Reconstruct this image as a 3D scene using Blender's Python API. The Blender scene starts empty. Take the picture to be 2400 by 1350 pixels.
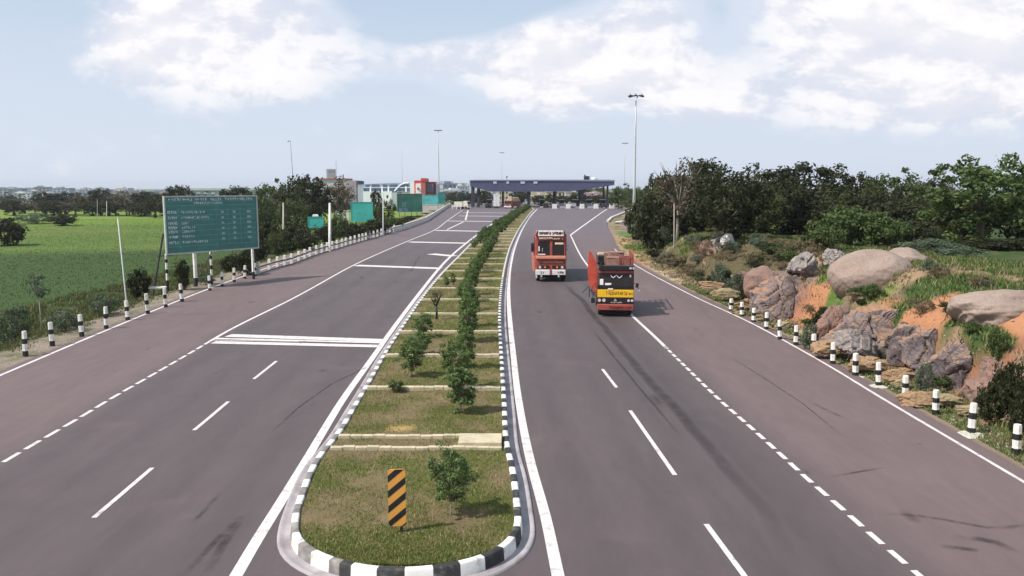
import bpy, bmesh, math, random
import numpy as np
from mathutils import Vector, Matrix
R = math.radians
C = bpy.context.scene.collection
scn = bpy.context.scene

# ------------------------------------------------------------------ camera, world, sun
F, H, PITCH = 1850.0, 7.5, math.atan(235/1850.0)      # focal length in photo pixels, eye height, tilt
cam = bpy.data.cameras.new("camera"); camo = bpy.data.objects.new("camera", cam); C.objects.link(camo)
camo.location = (0, 0, H); camo.rotation_euler = (math.pi/2-PITCH, 0, 0)
cam.sensor_width = 36; cam.lens = 36*F/2400; cam.clip_start = .2; cam.clip_end = 20000
scn.camera = camo
scn.render.resolution_x, scn.render.resolution_y = 1024, 576
scn.view_settings.view_transform = 'Standard'; scn.view_settings.look = 'None'
scn.view_settings.exposure = 0.36; scn.view_settings.gamma = 1

SUN_EL, SUN_AZ = R(50), R(248)      # azimuth clockwise from +Y; the sun stands to the left and a little behind
sd = Vector((math.sin(SUN_AZ)*math.cos(SUN_EL), math.cos(SUN_AZ)*math.cos(SUN_EL), math.sin(SUN_EL)))
sl = bpy.data.lights.new("sun", 'SUN'); sl.energy = 4.0; sl.angle = R(.5); sl.color = (1, .95, .88)
so = bpy.data.objects.new("sun", sl); C.objects.link(so)
so.rotation_euler = sd.to_track_quat('Z', 'Y').to_euler(); so.location = (0, 0, 60)

class NT:
    def __init__(s, t): s.t = t; t.nodes.clear()
    def n(s, typ, **k):
        nd = s.t.nodes.new(typ)
        for a, b in k.items(): setattr(nd, a, b)
        return nd
    def set(s, inp, v):
        if isinstance(v, bpy.types.NodeSocket): s.t.links.new(v, inp)
        else:
            try: inp.default_value = v
            except Exception: inp.default_value = (*v, 1) if len(v) == 3 else v
    def m(s, op, a, b=0.0, c=0.0, clamp=False):
        nd = s.n('ShaderNodeMath', operation=op, use_clamp=clamp)
        for i, v in enumerate((a, b, c)): s.set(nd.inputs[i], v)
        return nd.outputs[0]
    def mix(s, f, a, b, mode='MIX'):
        nd = s.n('ShaderNodeMix', data_type='RGBA', blend_type=mode)
        s.set(nd.inputs[0], f); s.set(nd.inputs[6], a); s.set(nd.inputs[7], b); return nd.outputs[2]
    def noise(s, vec, scale, detail=4, rough=.55, dist=0):
        nd = s.n('ShaderNodeTexNoise'); s.set(nd.inputs['Vector'], vec) if vec is not None else 0
        for k, v in (('Scale', scale), ('Detail', detail), ('Roughness', rough), ('Distortion', dist)): nd.inputs[k].default_value = v
        return nd.outputs[0]
    def ss(s, x, a, b):
        nd = s.n('ShaderNodeMapRange', interpolation_type='SMOOTHSTEP')
        s.set(nd.inputs[0], x); s.set(nd.inputs[1], a); s.set(nd.inputs[2], b); return nd.outputs[0]
    def comb(s, x, y, z):
        nd = s.n('ShaderNodeCombineXYZ')
        for i, v in enumerate((x, y, z)): s.set(nd.inputs[i], v)
        return nd.outputs[0]

def ray(u, v):
    a, b = (u-1200)/F, (675-v)/F; c, s = math.cos(PITCH), math.sin(PITCH)
    return np.array([a, c+b*s, -s+b*c])

def make_world():
    w = bpy.data.worlds.new("World"); scn.world = w; w.use_nodes = True
    t = NT(w.node_tree)
    sky = t.n('ShaderNodeTexSky', sky_type='NISHITA'); sky.sun_disc = False
    sky.sun_elevation = SUN_EL; sky.sun_rotation = SUN_AZ; sky.air_density = 1; sky.dust_density = 2; sky.ozone_density = 1
    tc = t.n('ShaderNodeTexCoord'); sp = t.n('ShaderNodeSeparateXYZ'); t.set(sp.inputs[0], tc.outputs['Generated'])
    dx, dy, dz = sp.outputs
    ady = t.m('MAXIMUM', t.m('ABSOLUTE', dy), .25)
    s_, t_ = t.m('DIVIDE', dx, ady), t.m('DIVIDE', dz, ady)
    q = t.comb(t.m('MULTIPLY', s_, 1.0), t.m('MULTIPLY', t_, 1.7), 0)
    n1 = t.noise(q, 4.2, 12, .62, .15)
    q2 = t.comb(t.m('ADD', s_, -.012), t.m('ADD', t.m('MULTIPLY', t_, 1.7), .03), 0)
    n1b = t.noise(q2, 4.2, 12, .62, .15)
    # heaps of cumulus: direction (x/y, z/y), half widths, strength
    heaps = [(440, 50, 150, 100, .95), (620, 60, 170, 105, .95), (320, 110, 60, 60, .45), (560, 150, 150, 50, .45), (1270, 120, 105, 90, .85), (1400, 170, 130, 60, .6),
             (1500, 60, 110, 75, .9), (1225, 180, 110, 60, .55), (1900, 50, 200, 90, 1), (2180, 80, 220, 120, 1.0), (2390, 130, 180, 100, .9),
             (2060, 190, 200, 60, .6), (1600, 150, 90, 55, .6), (1040, 140, 75, 40, .45), (80, 90, 140, 60, .3), (2200, 250, 260, 40, .35), (1500, 230, 260, 45, .35), (1700, 255, 220, 50, .4), (2100, 285, 220, 50, .5), (480, 190, 220, 50, .4), (820, 110, 120, 70, .4), (1040, 130, 80, 50, .4), (60, 120, 160, 60, .35), (1320, 120, 70, 70, .4), (950, 25, 130, 60, -.7), (1240, 10, 130, 45, -.8), (1685, 40, 40, 60, -.6), (110, 25, 110, 60, -.6), (850, 230, 300, 60, -.2), (1800, 320, 300, 60, -.2)]
    M = None
    for (u, v, ru, rv, st) in heaps:
        r = ray(u, v); si, ti = r[0]/r[1], r[2]/r[1]
        e = t.m('POWER', t.m('DIVIDE', t.m('SUBTRACT', s_, si), ru/F*1.25), 2.0)
        g = t.m('POWER', t.m('DIVIDE', t.m('SUBTRACT', t_, ti), rv/F*1.25), 2.0)
        k = t.m('MULTIPLY', t.m('POWER', 2.718, t.m('MULTIPLY', t.m('ADD', e, g), -1.0)), st)
        M = k if M is None else t.m('ADD', M, k)
    M = t.m('MAXIMUM', t.m('MINIMUM', M, 1.15), -.8)
    dens = t.m('ADD', t.m('MULTIPLY', M, .62), t.m('MULTIPLY', t.m('SUBTRACT', n1, .5), 1.7))
    cum = t.ss(dens, .14, .48)
    lit = t.ss(t.m('SUBTRACT', n1, n1b), -.05, .05)
    thick = t.ss(dens, .3, .85)
    # thin veil over the whole sky, thinner in the top middle
    n2 = t.noise(t.comb(t.m('MULTIPLY', s_, 1.0), t.m('MULTIPLY', t_, 2.6), 3.0), 2.6, 6, .55, .4)
    veil = t.ss(t.m('ADD', t.m('MULTIPLY', n2, 1.0), t.m('MULTIPLY', M, .35)), .36, .74)
    low = t.ss(dz, .40, .0)
    S = .09                                        # world strength; colours below are divided by it
    def c(r, g, b): return (r/S/1.22, g/S/1.22, b/S/1.22, 1)
    veil = t.m('ADD', t.m('MULTIPLY', veil, .75), .06)
    base = t.mix(.6, sky.outputs[0], c(.47, .66, .85))
    vcol = t.mix(low, c(.755, .795, .905), c(.705, .765, .885))
    base = t.mix(t.m('MAXIMUM', veil, t.m('MULTIPLY', low, .85)), base, vcol)
    ccol = t.mix(lit, c(.68, .71, .82), c(1.0, .975, .985))
    ccol = t.mix(t.m('MULTIPLY', thick, .55), ccol, c(.99, .96, .97))
    fin = t.mix(t.m('MULTIPLY', cum, t.m('ADD', .6, t.m('MULTIPLY', thick, .38))), base, ccol)
    bg = t.n('ShaderNodeBackground'); t.set(bg.inputs[0], fin); bg.inputs[1].default_value = S
    o = t.n('ShaderNodeOutputWorld'); t.t.links.new(bg.outputs[0], o.inputs[0])
make_world()

# ------------------------------------------------------------------ curves and terrain
rnd = random.Random(7); rng = np.random.default_rng(7)
def zroad(y):
    y = np.asarray(y, float)
    z = np.interp(y, [-50, 25, 45, 80, 130, 200, 240, 335, 470, 9000], [0, 0, .08, .32, .72, 1.12, 1.2, 1.2, -3, -3])
    return z
def P(u, v, off=0.):
    d = ray(u, v); y = 60.
    for _ in range(60): t = (float(zroad(y))+off-H)/d[2]; y = .5*y+.5*min(t*d[1], 400)
    t = y/d[1]
    return (d[0]*t, y, float(zroad(y))+off)
def at(u, v, Y):
    d = ray(u, v); t = Y/d[1]; return (d[0]*t, Y, H+d[2]*t)
def curve(pts, off=0., ext=True):
    w = sorted([P(u, v, off)[:2][::-1] for u, v in pts])
    y = np.array([a for a, b in w]); x = np.array([b for a, b in w])
    if ext:
        s = (x[2]-x[0])/(y[2]-y[0]); y = np.r_[-40, y]; x = np.r_[x[0]-s*(y[1]+40), x]
    # smooth monotone interpolation (tangents by finite differences)
    m = np.gradient(x, y)
    def f(q):
        q = np.asarray(q, float); i = np.clip(np.searchsorted(y, q)-1, 0, len(y)-2)
        h = y[i+1]-y[i]; t = np.clip((q-y[i])/h, 0, 1)
        return ((2*t**3-3*t**2+1)*x[i]+(t**3-2*t**2+t)*h*m[i]+(-2*t**3+3*t**2)*x[i+1]+(t**3-t**2)*h*m[i+1])
    return f
cRE = curve([(2400,1130),(2200,1012),(2065,932),(1950,862),(1850,805),(1750,752),(1650,706),(1572,667),(1490,622),(1442,585),(1428,552),(1421,522),(1440,506),(1483,493)])
cRS = curve([(2150,1345),(2050,1260),(1965,1185),(1893,1123),(1835,1070),(1760,1002),(1695,945),(1600,853),(1528,783),(1487,745),(1430,682),(1377,622),(1337,551)])
cRM = curve([(1308,1350),(1283,1230),(1243,1080),(1216,940),(1203,830),(1196,760),(1192,700),(1193,650),(1201,600),(1218,550),(1236,517),(1259,490)])
cLM = curve([(553,1350),(603,1265),(650,1190),(700,1108),(800,942),(868,846),(920,772),(985,685),(1045,612),(1095,568),(1120,549),(1160,521),(1200,500)])
cLS = curve([(0,1088),(90,1035),(168,990),(266,931),(348,884),(438,832),(530,778),(680,703),(828,622),(949,568),(1017,540),(1046,519),(1084,493)])
cLE = curve([(0,880),(200,795),(400,712),(500,673),(600,637),(688,608),(773,580),(892,548),(960,530),(1005,512),(1058,484)])
cGR = curve([(1206,1200),(1194,1094),(1183,1049),(1177,950),(1172,850),(1168,750),(1170,700),(1178,640),(1190,590),(1210,545),(1235,508),(1250,490)], .27)
cGL = curve([(699,1200),(753,1070),(795,1019),(837,950),(870,893),(905,830),(940,775),(975,722),(1030,650),(1080,598),(1118,560),(1160,530),(1200,505),(1242,484)], .27)
YR = 230.
def clampc(f, a=-30, b=YR): return lambda y: f(np.clip(y, a, b))
cRE, cLE, cRM, cLM = clampc(cRE), clampc(cLE), clampc(cRM, b=245), clampc(cLM, b=245)
RB = lambda y: cRE(y)+np.interp(y, [0, 90, 130, 200], [.55, .5, .3, .2]); LB = lambda y: cLE(y)-np.interp(y, [0, 60, 100], [.35, .4, .6])

def vnoise(x, y, seed=0):
    x = np.asarray(x, float); y = np.asarray(y, float)
    xi, yi = np.floor(x).astype(np.int64), np.floor(y).astype(np.int64); fx, fy = x-xi, y-yi
    def h(a, b):
        n = (a*374761393+b*668265263+seed*974634777) & 0xffffffff; n = ((n ^ (n >> 13))*1274126177) & 0xffffffff
        return ((n ^ (n >> 16)) & 0xffff)/65535.
    u, v = fx*fx*(3-2*fx), fy*fy*(3-2*fy)
    return (h(xi, yi)*(1-u)+h(xi+1, yi)*u)*(1-v)+(h(xi, yi+1)*(1-u)+h(xi+1, yi+1)*u)*v
def fbm(x, y, o=4, seed=0):
    s, a, t = 0, 1., 0.
    for i in range(o): s = s+a*vnoise(x*2**i, y*2**i, seed+i); t += a; a *= .5
    return s/t
sst = lambda x, a, b: (lambda t: t*t*(3-2*t))(np.clip((x-a)/(b-a), 0, 1))
def zg(x, y):
    x = np.asarray(x, float); y = np.asarray(y, float)
    z0 = zroad(y); d = x-RB(y); e = LB(y)-x
    near = 1-sst(y, 330, 480)
    # right bank
    foot = 2.1+.8*(fbm(y*.35, y*0+3, 3, 5)-.5)*2+np.interp(y, [15, 60, 80, 110, 150], [0, .4, 1.5, 4, 4])
    step = np.interp(y, [0, 24, 30, 36, 50, 62, 80, 110, 150], [1.5, 1.6, 1.9, 2.1, 1.9, 1.6, .9, .25, 0.])
    top = np.interp(y, [0, 45, 80, 130, 200], [1.3, 1.3, 1.4, .9, .3])
    r = .18*sst(d, .8, foot)*(fbm(x*1.3, y*1.3, 3, 9)+.3)+step*sst(d, foot, foot+.55+.5*fbm(y*.5, y*0, 2, 4))+top*sst(d, foot+.3, foot+3.6)
    r = r+(fbm(x*.8, y*.8, 4, 11)-.5)*.5*sst(d, 1.5, 4)-.04*sst(d, -.05, .1)
    # left: narrow verge, slope down to the fields
    l = -(1.5+z0)*sst(e, 1.3, 8)+(fbm(x*.7, y*.7, 3, 21)-.5)*.35*sst(e, 1.4, 4)*(1-.7*sst(e, 12, 30))-.04*sst(e, -.05, .1)
    z = z0*1.0+np.where(d > 0, r*near, np.where(e > 0, l*near, -.08))
    return z
def hit(u, v):
    d = ray(u, v); ys = np.linspace(12, 320, 6200); t = ys/d[1]; xs, zs = d[0]*t, H+d[2]*t
    k = np.nonzero(zs < zg(xs, ys))[0]; i = k[0] if len(k) else -1
    return (xs[i], ys[i], float(zg(xs[i], ys[i])))

# ------------------------------------------------------------------ object helpers
def tag(o, label=None, cat=None, group=None, kind=None):
    if label: o['label'] = label
    if cat: o['category'] = cat
    if group: o['group'] = group
    if kind: o['kind'] = kind
    return o
def thing(name, label, cat, loc=(0, 0, 0), rz=0., group=None):
    o = bpy.data.objects.new(name, None); C.objects.link(o); o.location = loc; o.rotation_euler = (0, 0, rz)
    o.empty_display_size = .2
    return tag(o, label, cat, group)
def dup(root, loc=None, rz=None, label=None, scale=None, group=None):
    r = root.copy(); C.objects.link(r)
    if loc is not None: r.location = loc
    if rz is not None: r.rotation_euler = (0, 0, rz)
    if scale is not None: r.scale = scale
    if label: r['label'] = label
    if group: r['group'] = group
    for ch in list(root.children):
        c = ch.copy(); C.objects.link(c); c.parent = r
        for g in ch.children: e = g.copy(); C.objects.link(e); e.parent = c
    return r
class MB:
    def __init__(s): s.v = []; s.f = []; s.m = []
    def add(s, vs, fs, m=0):
        k = len(s.v); s.v += [tuple(p) for p in vs]; s.f += [tuple(i+k for i in f) for f in fs]; s.m += [m]*len(fs); return s
    def box(s, c, d, m=0, rz=0., ry=0., rx=0., taper=1.):
        M = Matrix.Rotation(rz, 3, 'Z') @ Matrix.Rotation(ry, 3, 'Y') @ Matrix.Rotation(rx, 3, 'X'); c = Vector(c)
        vs = []
        for z in (-.5, .5):
            k = taper if z > 0 else 1
            for x, y in ((-.5, -.5), (.5, -.5), (.5, .5), (-.5, .5)): vs.append(c+M @ Vector((x*d[0]*k, y*d[1]*k, z*d[2])))
        return s.add(vs, [(3, 2, 1, 0), (4, 5, 6, 7), (0, 1, 5, 4), (1, 2, 6, 5), (2, 3, 7, 6), (3, 0, 4, 7)], m)
    def tube(s, pts, rad, n=8, m=0, cap=True):
        pts = [Vector(p) for p in pts]
        if not hasattr(rad, '__len__'): rad = [rad]*len(pts)
        vs = []
        for i, p in enumerate(pts):
            t = (pts[min(i+1, len(pts)-1)]-pts[max(i-1, 0)]).normalized()
            a = t.orthogonal().normalized() if i == 0 else (a-t*a.dot(t)).normalized()
            b = t.cross(a)
            vs += [p+(a*math.cos(k*2*math.pi/n)+b*math.sin(k*2*math.pi/n))*rad[i] for k in range(n)]
        fs = [(i*n+k, i*n+(k+1) % n, (i+1)*n+(k+1) % n, (i+1)*n+k) for i in range(len(pts)-1) for k in range(n)]
        if cap: fs += [tuple(range(n-1, -1, -1)), tuple((len(pts)-1)*n+k for k in range(n))]
        return s.add(vs, fs, m)
    def prism(s, poly, a, b, axis='y', m=0):
        def p3(p, t): return {'y': (p[0], t, p[1]), 'x': (t, p[0], p[1]), 'z': (p[0], p[1], t)}[axis]
        n = len(poly); vs = [p3(p, a) for p in poly]+[p3(p, b) for p in poly]
        fs = [tuple(range(n)), tuple(range(2*n-1, n-1, -1))]+[(i, i+n, (i+1) % n+n, (i+1) % n) for i in range(n)]
        return s.add(vs, fs, m)
    def build(s, name, mats, parent=None, loc=None, bevel=0, smooth=False, fix=True):
        me = bpy.data.meshes.new(name); me.from_pydata(s.v, [], s.f)
        for m in (mats if isinstance(mats, (list, tuple)) else [mats]): me.materials.append(m)
        me.polygons.foreach_set('material_index', s.m)
        if fix:
            bm = bmesh.new(); bm.from_mesh(me); bmesh.ops.recalc_face_normals(bm, faces=bm.faces); bm.to_mesh(me); bm.free()
        if smooth: me.polygons.foreach_set('use_smooth', [True]*len(me.polygons))
        o = bpy.data.objects.new(name, me); C.objects.link(o)
        if parent: o.parent = parent
        if loc is not None: o.location = loc
        if bevel:
            b = o.modifiers.new('bevel', 'BEVEL'); b.width = bevel; b.segments = 2; b.limit_method = 'ANGLE'
        return o
def npmesh(name, V, Fc, mats, col=None, smooth=False, parent=None, loc=None):
    me = bpy.data.meshes.new(name); V = np.asarray(V, np.float32); Fc = np.asarray(Fc, np.int32); k = Fc.shape[1]
    me.vertices.add(len(V)); me.vertices.foreach_set('co', V.ravel())
    me.loops.add(Fc.size); me.loops.foreach_set('vertex_index', Fc.ravel())
    me.polygons.add(len(Fc)); me.polygons.foreach_set('loop_start', np.arange(0, Fc.size, k, dtype=np.int32))
    me.update(calc_edges=True); me.validate()
    for m in (mats if isinstance(mats, (list, tuple)) else [mats]): me.materials.append(m)
    if col is not None:
        a = me.color_attributes.new('tone', 'FLOAT_COLOR', 'POINT')
        a.data.foreach_set('color', np.c_[col, np.ones(len(col))].astype(np.float32).ravel())
    if smooth: me.polygons.foreach_set('use_smooth', [True]*len(me.polygons))
    o = bpy.data.objects.new(name, me); C.objects.link(o)
    if parent: o.parent = parent
    if loc is not None: o.location = loc
    return o

# ------------------------------------------------------------------ materials
def mat(name, col, rough=.7, var=.15, scale=6., bump=0., bscale=30., metal=0., attr=False, dirt=None, spec=.4, coords='Object', trans=0., island=0., coat=0.):
    m = bpy.data.materials.new(name); m.use_nodes = True; t = NT(m.node_tree)
    tc = t.n('ShaderNodeTexCoord').outputs[coords]
    b = t.n('ShaderNodeBsdfPrincipled'); o = t.n('ShaderNodeOutputMaterial')
    if attr: a = t.n('ShaderNodeAttribute'); a.attribute_name = 'tone'; base = a.outputs[0]
    else: base = (*col, 1)
    n = t.noise(tc, scale, 5, .6)
    k = t.m('ADD', 1-var, t.m('MULTIPLY', t.ss(n, .3, .7), 2*var))
    if island:
        g = t.n('ShaderNodeNewGeometry'); k = t.m('MULTIPLY', k, t.m('ADD', 1-island, t.m('MULTIPLY', g.outputs['Random Per Island'], 2*island)))
    kk = t.comb(k, k, k)
    c = t.mix(1., base, kk, 'MULTIPLY')
    if dirt:
        dn = t.ss(t.noise(tc, scale*.6, 8, .7, .3), dirt[1], dirt[1]+.18); c = t.mix(t.m('MULTIPLY', dn, dirt[2]), c, (*dirt[0], 1))
    t.set(b.inputs['Base Color'], c); b.inputs['Roughness'].default_value = rough; b.inputs['Metallic'].default_value = metal
    b.inputs['Specular IOR Level'].default_value = spec; b.inputs['Coat Weight'].default_value = coat
    if bump:
        bn = t.n('ShaderNodeBump'); bn.inputs['Strength'].default_value = bump; bn.inputs['Distance'].default_value = .05
        t.set(bn.inputs['Height'], t.noise(tc, bscale, 8, .65)); t.set(b.inputs['Normal'], bn.outputs[0])
    out = b.outputs[0]
    if trans:
        tr = t.n('ShaderNodeBsdfTranslucent'); t.set(tr.inputs[0], t.mix(1., c, (1.3, 1.5, .6, 1), 'MULTIPLY'))
        ms = t.n('ShaderNodeMixShader'); ms.inputs[0].default_value = trans
        t.t.links.new(out, ms.inputs[1]); t.t.links.new(tr.outputs[0], ms.inputs[2]); out = ms.outputs[0]
    t.t.links.new(out, o.inputs[0]); return m
def leafmat(name, col, var=.3, trans=.22): return mat(name, col, .65, var, 1.2, trans=trans, island=.35, spec=.25)

M_white = mat('white_paint', (.76, .73, .66), .6, .1, 6, dirt=((.32, .25, .18), .5, .65))
M_line = mat('road_paint', (.64, .575, .555), .7, .1, 5, dirt=((.26, .21, .205), .52, .75), coords='Object')
M_black = mat('black_paint', (.02, .02, .022), .55, .3, 5, dirt=((.2, .17, .13), .6, .4))
M_conc = mat('concrete', (.42, .38, .38), .85, .15, 2.5, .25, 25, dirt=((.2, .17, .15), .55, .5))
M_cream = mat('cream_concrete', (.52, .44, .30), .85, .15, 3, .3, 25, dirt=((.2, .17, .1), .55, .5))
M_steel = mat('galvanised_steel', (.42, .43, .45), .5, .1, 3, metal=.4)
M_dark = mat('dark_metal', (.03, .03, .035), .5, .2, 4)
M_pole = mat('pale_pole_paint', (.55, .55, .55), .5, .08, 2)

# road surface: tone attribute (wear per lane, sky gloss painted in far off) with aggregate, blotches and fine cracks
def road_mat():
    m = bpy.data.materials.new('asphalt'); m.use_nodes = True; t = NT(m.node_tree)
    tc = t.n('ShaderNodeTexCoord').outputs['Object']; a = t.n('ShaderNodeAttribute'); a.attribute_name = 'tone'
    mp = t.n('ShaderNodeMapping'); mp.inputs['Scale'].default_value = (1, .22, 1); t.set(mp.inputs[0], tc)
    n1 = t.noise(mp.outputs[0], .55, 6, .6, .3); n2 = t.noise(tc, 22, 6, .85); n3 = t.noise(tc, .12, 3, .5); n4 = t.noise(mp.outputs[0], 2.6, 7, .7)
    k = t.m('ADD', .54, t.m('ADD', t.m('MULTIPLY', n1, .30), t.m('ADD', t.m('MULTIPLY', n2, .30), t.m('MULTIPLY', n3, .2))))
    k = t.m('MULTIPLY', k, t.m('ADD', .94, t.m('MULTIPLY', t.ss(n4, .3, .7), .14)))
    c = t.mix(1., a.outputs[0], t.comb(k, k, k), 'MULTIPLY')
    n5 = t.noise(tc, .35, 5, .55, .5)
    c = t.mix(t.m('MULTIPLY', t.ss(n5, .55, .75), .30), c, (.165, .112, .106, 1))
    spots = t.m('MULTIPLY', t.ss(t.noise(tc, 1.7, 2, .5), .73, .80), .5); c = t.mix(spots, c, (.06, .05, .05, 1))
    b = t.n('ShaderNodeBsdfPrincipled'); t.set(b.inputs['Base Color'], c); b.inputs['Roughness'].default_value = .72; b.inputs['Specular IOR Level'].default_value = .35
    bn = t.n('ShaderNodeBump'); bn.inputs['Strength'].default_value = .35; bn.inputs['Distance'].default_value = .01; t.set(bn.inputs['Height'], t.noise(tc, 45, 4, .8)); t.set(b.inputs['Normal'], bn.outputs[0])
    o = t.n('ShaderNodeOutputMaterial'); t.t.links.new(b.outputs[0], o.inputs[0]); return m
M_road = road_mat()
def ground_mat(name='earth_and_grass', bump=.8):
    m = bpy.data.materials.new(name); m.use_nodes = True; t = NT(m.node_tree)
    tc = t.n('ShaderNodeTexCoord').outputs['Object']; a = t.n('ShaderNodeAttribute'); a.attribute_name = 'tone'
    n1 = t.noise(tc, 3.2, 8, .72, .2); n2 = t.noise(tc, .5, 5, .6); n3 = t.noise(tc, 16, 4, .7)
    k = t.m('ADD', .35, t.m('ADD', t.m('MULTIPLY', n1, .6), t.m('ADD', t.m('MULTIPLY', n2, .4), t.m('MULTIPLY', n3, .35))))
    c = t.mix(1., a.outputs[0], t.comb(k, k, k), 'MULTIPLY')
    b = t.n('ShaderNodeBsdfPrincipled'); t.set(b.inputs['Base Color'], c); b.inputs['Roughness'].default_value = .95; b.inputs['Specular IOR Level'].default_value = .15
    bn = t.n('ShaderNodeBump'); bn.inputs['Strength'].default_value = bump; bn.inputs['Distance'].default_value = .12; t.set(bn.inputs['Height'], n1); t.set(b.inputs['Normal'], bn.outputs[0])
    o = t.n('ShaderNodeOutputMaterial'); t.t.links.new(b.outputs[0], o.inputs[0]); return m
M_ground = ground_mat()

# ------------------------------------------------------------------ ground sheet
patches = []        # (x, y, rx, ry, colour) real patches of soil, rock and grass on the bank
def patch(u, v, rx, ry, col): p = hit(u, v); patches.append((p[0], p[1], rx, ry, col))
RED, ORANGE, TAN, GREEN, BRIGHT, GREY, BROWN, SAND = (.32, .15, .09), (.40, .19, .10), (.30, .20, .12), (.048, .082, .024), (.10, .16, .035), (.17, .14, .14), (.16, .11, .075), (.42, .29, .14)
for a in [(2120, 725, 1.8, .8, ORANGE), (2080, 715, 1.2, .6, ORANGE), (2180, 760, 1.2, .8, RED), (2370, 790, 1.5, 2.0, RED), (2390, 740, 1.6, 1.4, ORANGE), (2240, 800, .8, .6, TAN), (2300, 880, 1.4, .7, RED),
          (2330, 920, 1., .8, RED), (1950, 660, 1.6, 1.8, BRIGHT), (1990, 690, 1.4, 1.1, BRIGHT), (1870, 700, 1., 1.6, RED), (1900, 720, 1., .9, ORANGE), (2040, 700, 1.2, .7, (.16, .18, .06)), (2200, 680, 3., 1.6, GREEN), (2260, 730, 1.2, 2.4, GREEN), (2320, 790, .6, 1.6, GREEN),
          (1620, 515, 5, 7, BRIGHT), (1500, 580, 2, 6, (.10, .15, .04)), (1480, 550, 2, 8, (.10, .15, .045)), (1500, 615, 1.0, 5, RED), (1600, 600, 3, 7, (.12, .10, .055)), (1650, 620, 2.8, 6, (.13, .095, .055)), (1720, 660, 2.2, 4, (.10, .08, .045)), (1700, 600, 2.6, 6, (.11, .09, .05)), (1750, 640, 2.5, 4, (.10, .085, .045)), (1660, 560, 3, 7, (.09, .11, .035)), (2150, 742, 1.6, 1.0, ORANGE), (2175, 765, 1.2, .8, ORANGE), (1990, 715, 1.2, .8, (.20, .15, .09))]: patch(*a)
def ground_color(x, y):
    d = x-RB(y); e = LB(y)-x
    n = fbm(x*.6, y*.6, 5, 31)[:, None]; n2 = fbm(x*2.1, y*2.1, 4, 37)[:, None]; big = fbm(x*.06, y*.06, 4, 41)[:, None]
    c = np.tile(np.array([.07, .10, .03]), (len(x), 1))
    mixc = lambda c, k, col: c*(1-k)+np.array(col)*k
    # right side
    rgt = mixc(np.tile(np.array(TAN), (len(x), 1)), sst(n, .42, .58), (.10, .12, .04))
    gn = sst(n+.25*(n2-.5), .38, .5)*sst(d, 3, 5)[:, None]
    rgt = mixc(rgt, gn, (.055, .085, .028)); rgt = mixc(rgt, sst(d, 9, 16)[:, None]*.8, (.04, .065, .02))
    face = sst(d, 1.9, 2.4)*(1-sst(d, 3.6, 4.4)); rgt = mixc(rgt, (face*sst(fbm(x, y, 3, 5), .3, .5))[:, None]*.9, (.21, .15, .14))
    verge = (1-sst(d, .7, 1.6))[:, None]; rgt = mixc(rgt, verge*sst(n2, .2, .5), (.235, .175, .125))
    sandk = (sst(d, .2, .6)*(1-sst(d, 1.6, 2.8))*sst(y, 42, 55)*(1-sst(y, 100, 125)))[:, None]; rgt = mixc(rgt, sandk*.85*sst(n2, .25, .5), SAND)
    for (px, py, rx, ry, col) in patches:
        q = ((x-px)/rx)**2+((y-py)/ry)**2; rgt = mixc(rgt, (1-sst(np.sqrt(q)+(n[:, 0]-.5)*.9, .75, 1.1))[:, None], col)
    # left side
    lft = np.tile(np.array([.095, .145, .032]), (len(x), 1))
    lft = mixc(lft, sst(big, .35, .65)*.6, (.15, .18, .05))
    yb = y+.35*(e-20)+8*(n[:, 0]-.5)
    lft = mixc(lft, (1-sst(yb, 112, 128))[:, None]*.85, (.040, .068, .022))  # cloud shadow over the nearer field, painted into the green
    lft = mixc(lft, (sst(yb, 190, 240))[:, None]*.6, (.17, .25, .04))
    scrub = (1-sst(e+5*(n[:, 0]-.5), 7, 13))[:, None]; lft = mixc(lft, scrub*.9, (.075, .075, .035)); lft = mixc(lft, scrub*sst(n2, .5, .6)*.6, (.13, .10, .07))
    vg = (1-sst(e+.8*(n[:, 0]-.5), 1.6, 3.0))[:, None]; lft = mixc(lft, vg, (.25, .20, .16)); lft = mixc(lft, vg*sst(n2, .52, .62)*.6, (.10, .11, .04))
    c = np.where((d > 0)[:, None], rgt, np.where((e > 0)[:, None], lft, (.12, .1, .1)))
    far = sst(y, 300, 420)[:, None]; c = mixc(c, far, (.09, .11, .05))
    return c
def build_ground():
    ys = np.unique(np.r_[np.arange(-30, 14, 2), np.arange(14, 76, .28), np.arange(76, 135, .8), np.arange(135, 260, 2.5), np.arange(260, 480, 12), [500, 560, 640, 800, 1100, 1600, 2500, 4000, 7000]])
    dr = np.unique(np.r_[np.arange(0, 9, .22), np.arange(9, 20, .7), np.arange(20, 60, 4), [70, 90, 130, 200, 350, 700, 1500, 5000]])
    dl = np.unique(np.r_[0, .06, np.arange(.3, 10, .45), np.arange(10, 40, 2.5), np.arange(40, 160, 12), [180, 230, 300, 450, 800, 1600, 5000]])
    X = []
    rb, lb = RB(ys), LB(ys)
    cols = [lb-d for d in dl[::-1]]+[lb+(rb-lb)*k for k in (.02, .25, .5, .75, .98)]+[rb+d for d in dr]
    X = np.array(cols).T; Y = np.repeat(ys[:, None], X.shape[1], 1); Z = zg(X.ravel(), Y.ravel()).reshape(X.shape)
    nr, nc = X.shape; i = (np.arange(nr-1)[:, None]*nc+np.arange(nc-1)[None]).ravel()
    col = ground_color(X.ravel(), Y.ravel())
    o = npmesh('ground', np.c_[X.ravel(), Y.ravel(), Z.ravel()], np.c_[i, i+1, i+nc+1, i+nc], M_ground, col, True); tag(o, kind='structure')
build_ground()

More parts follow.
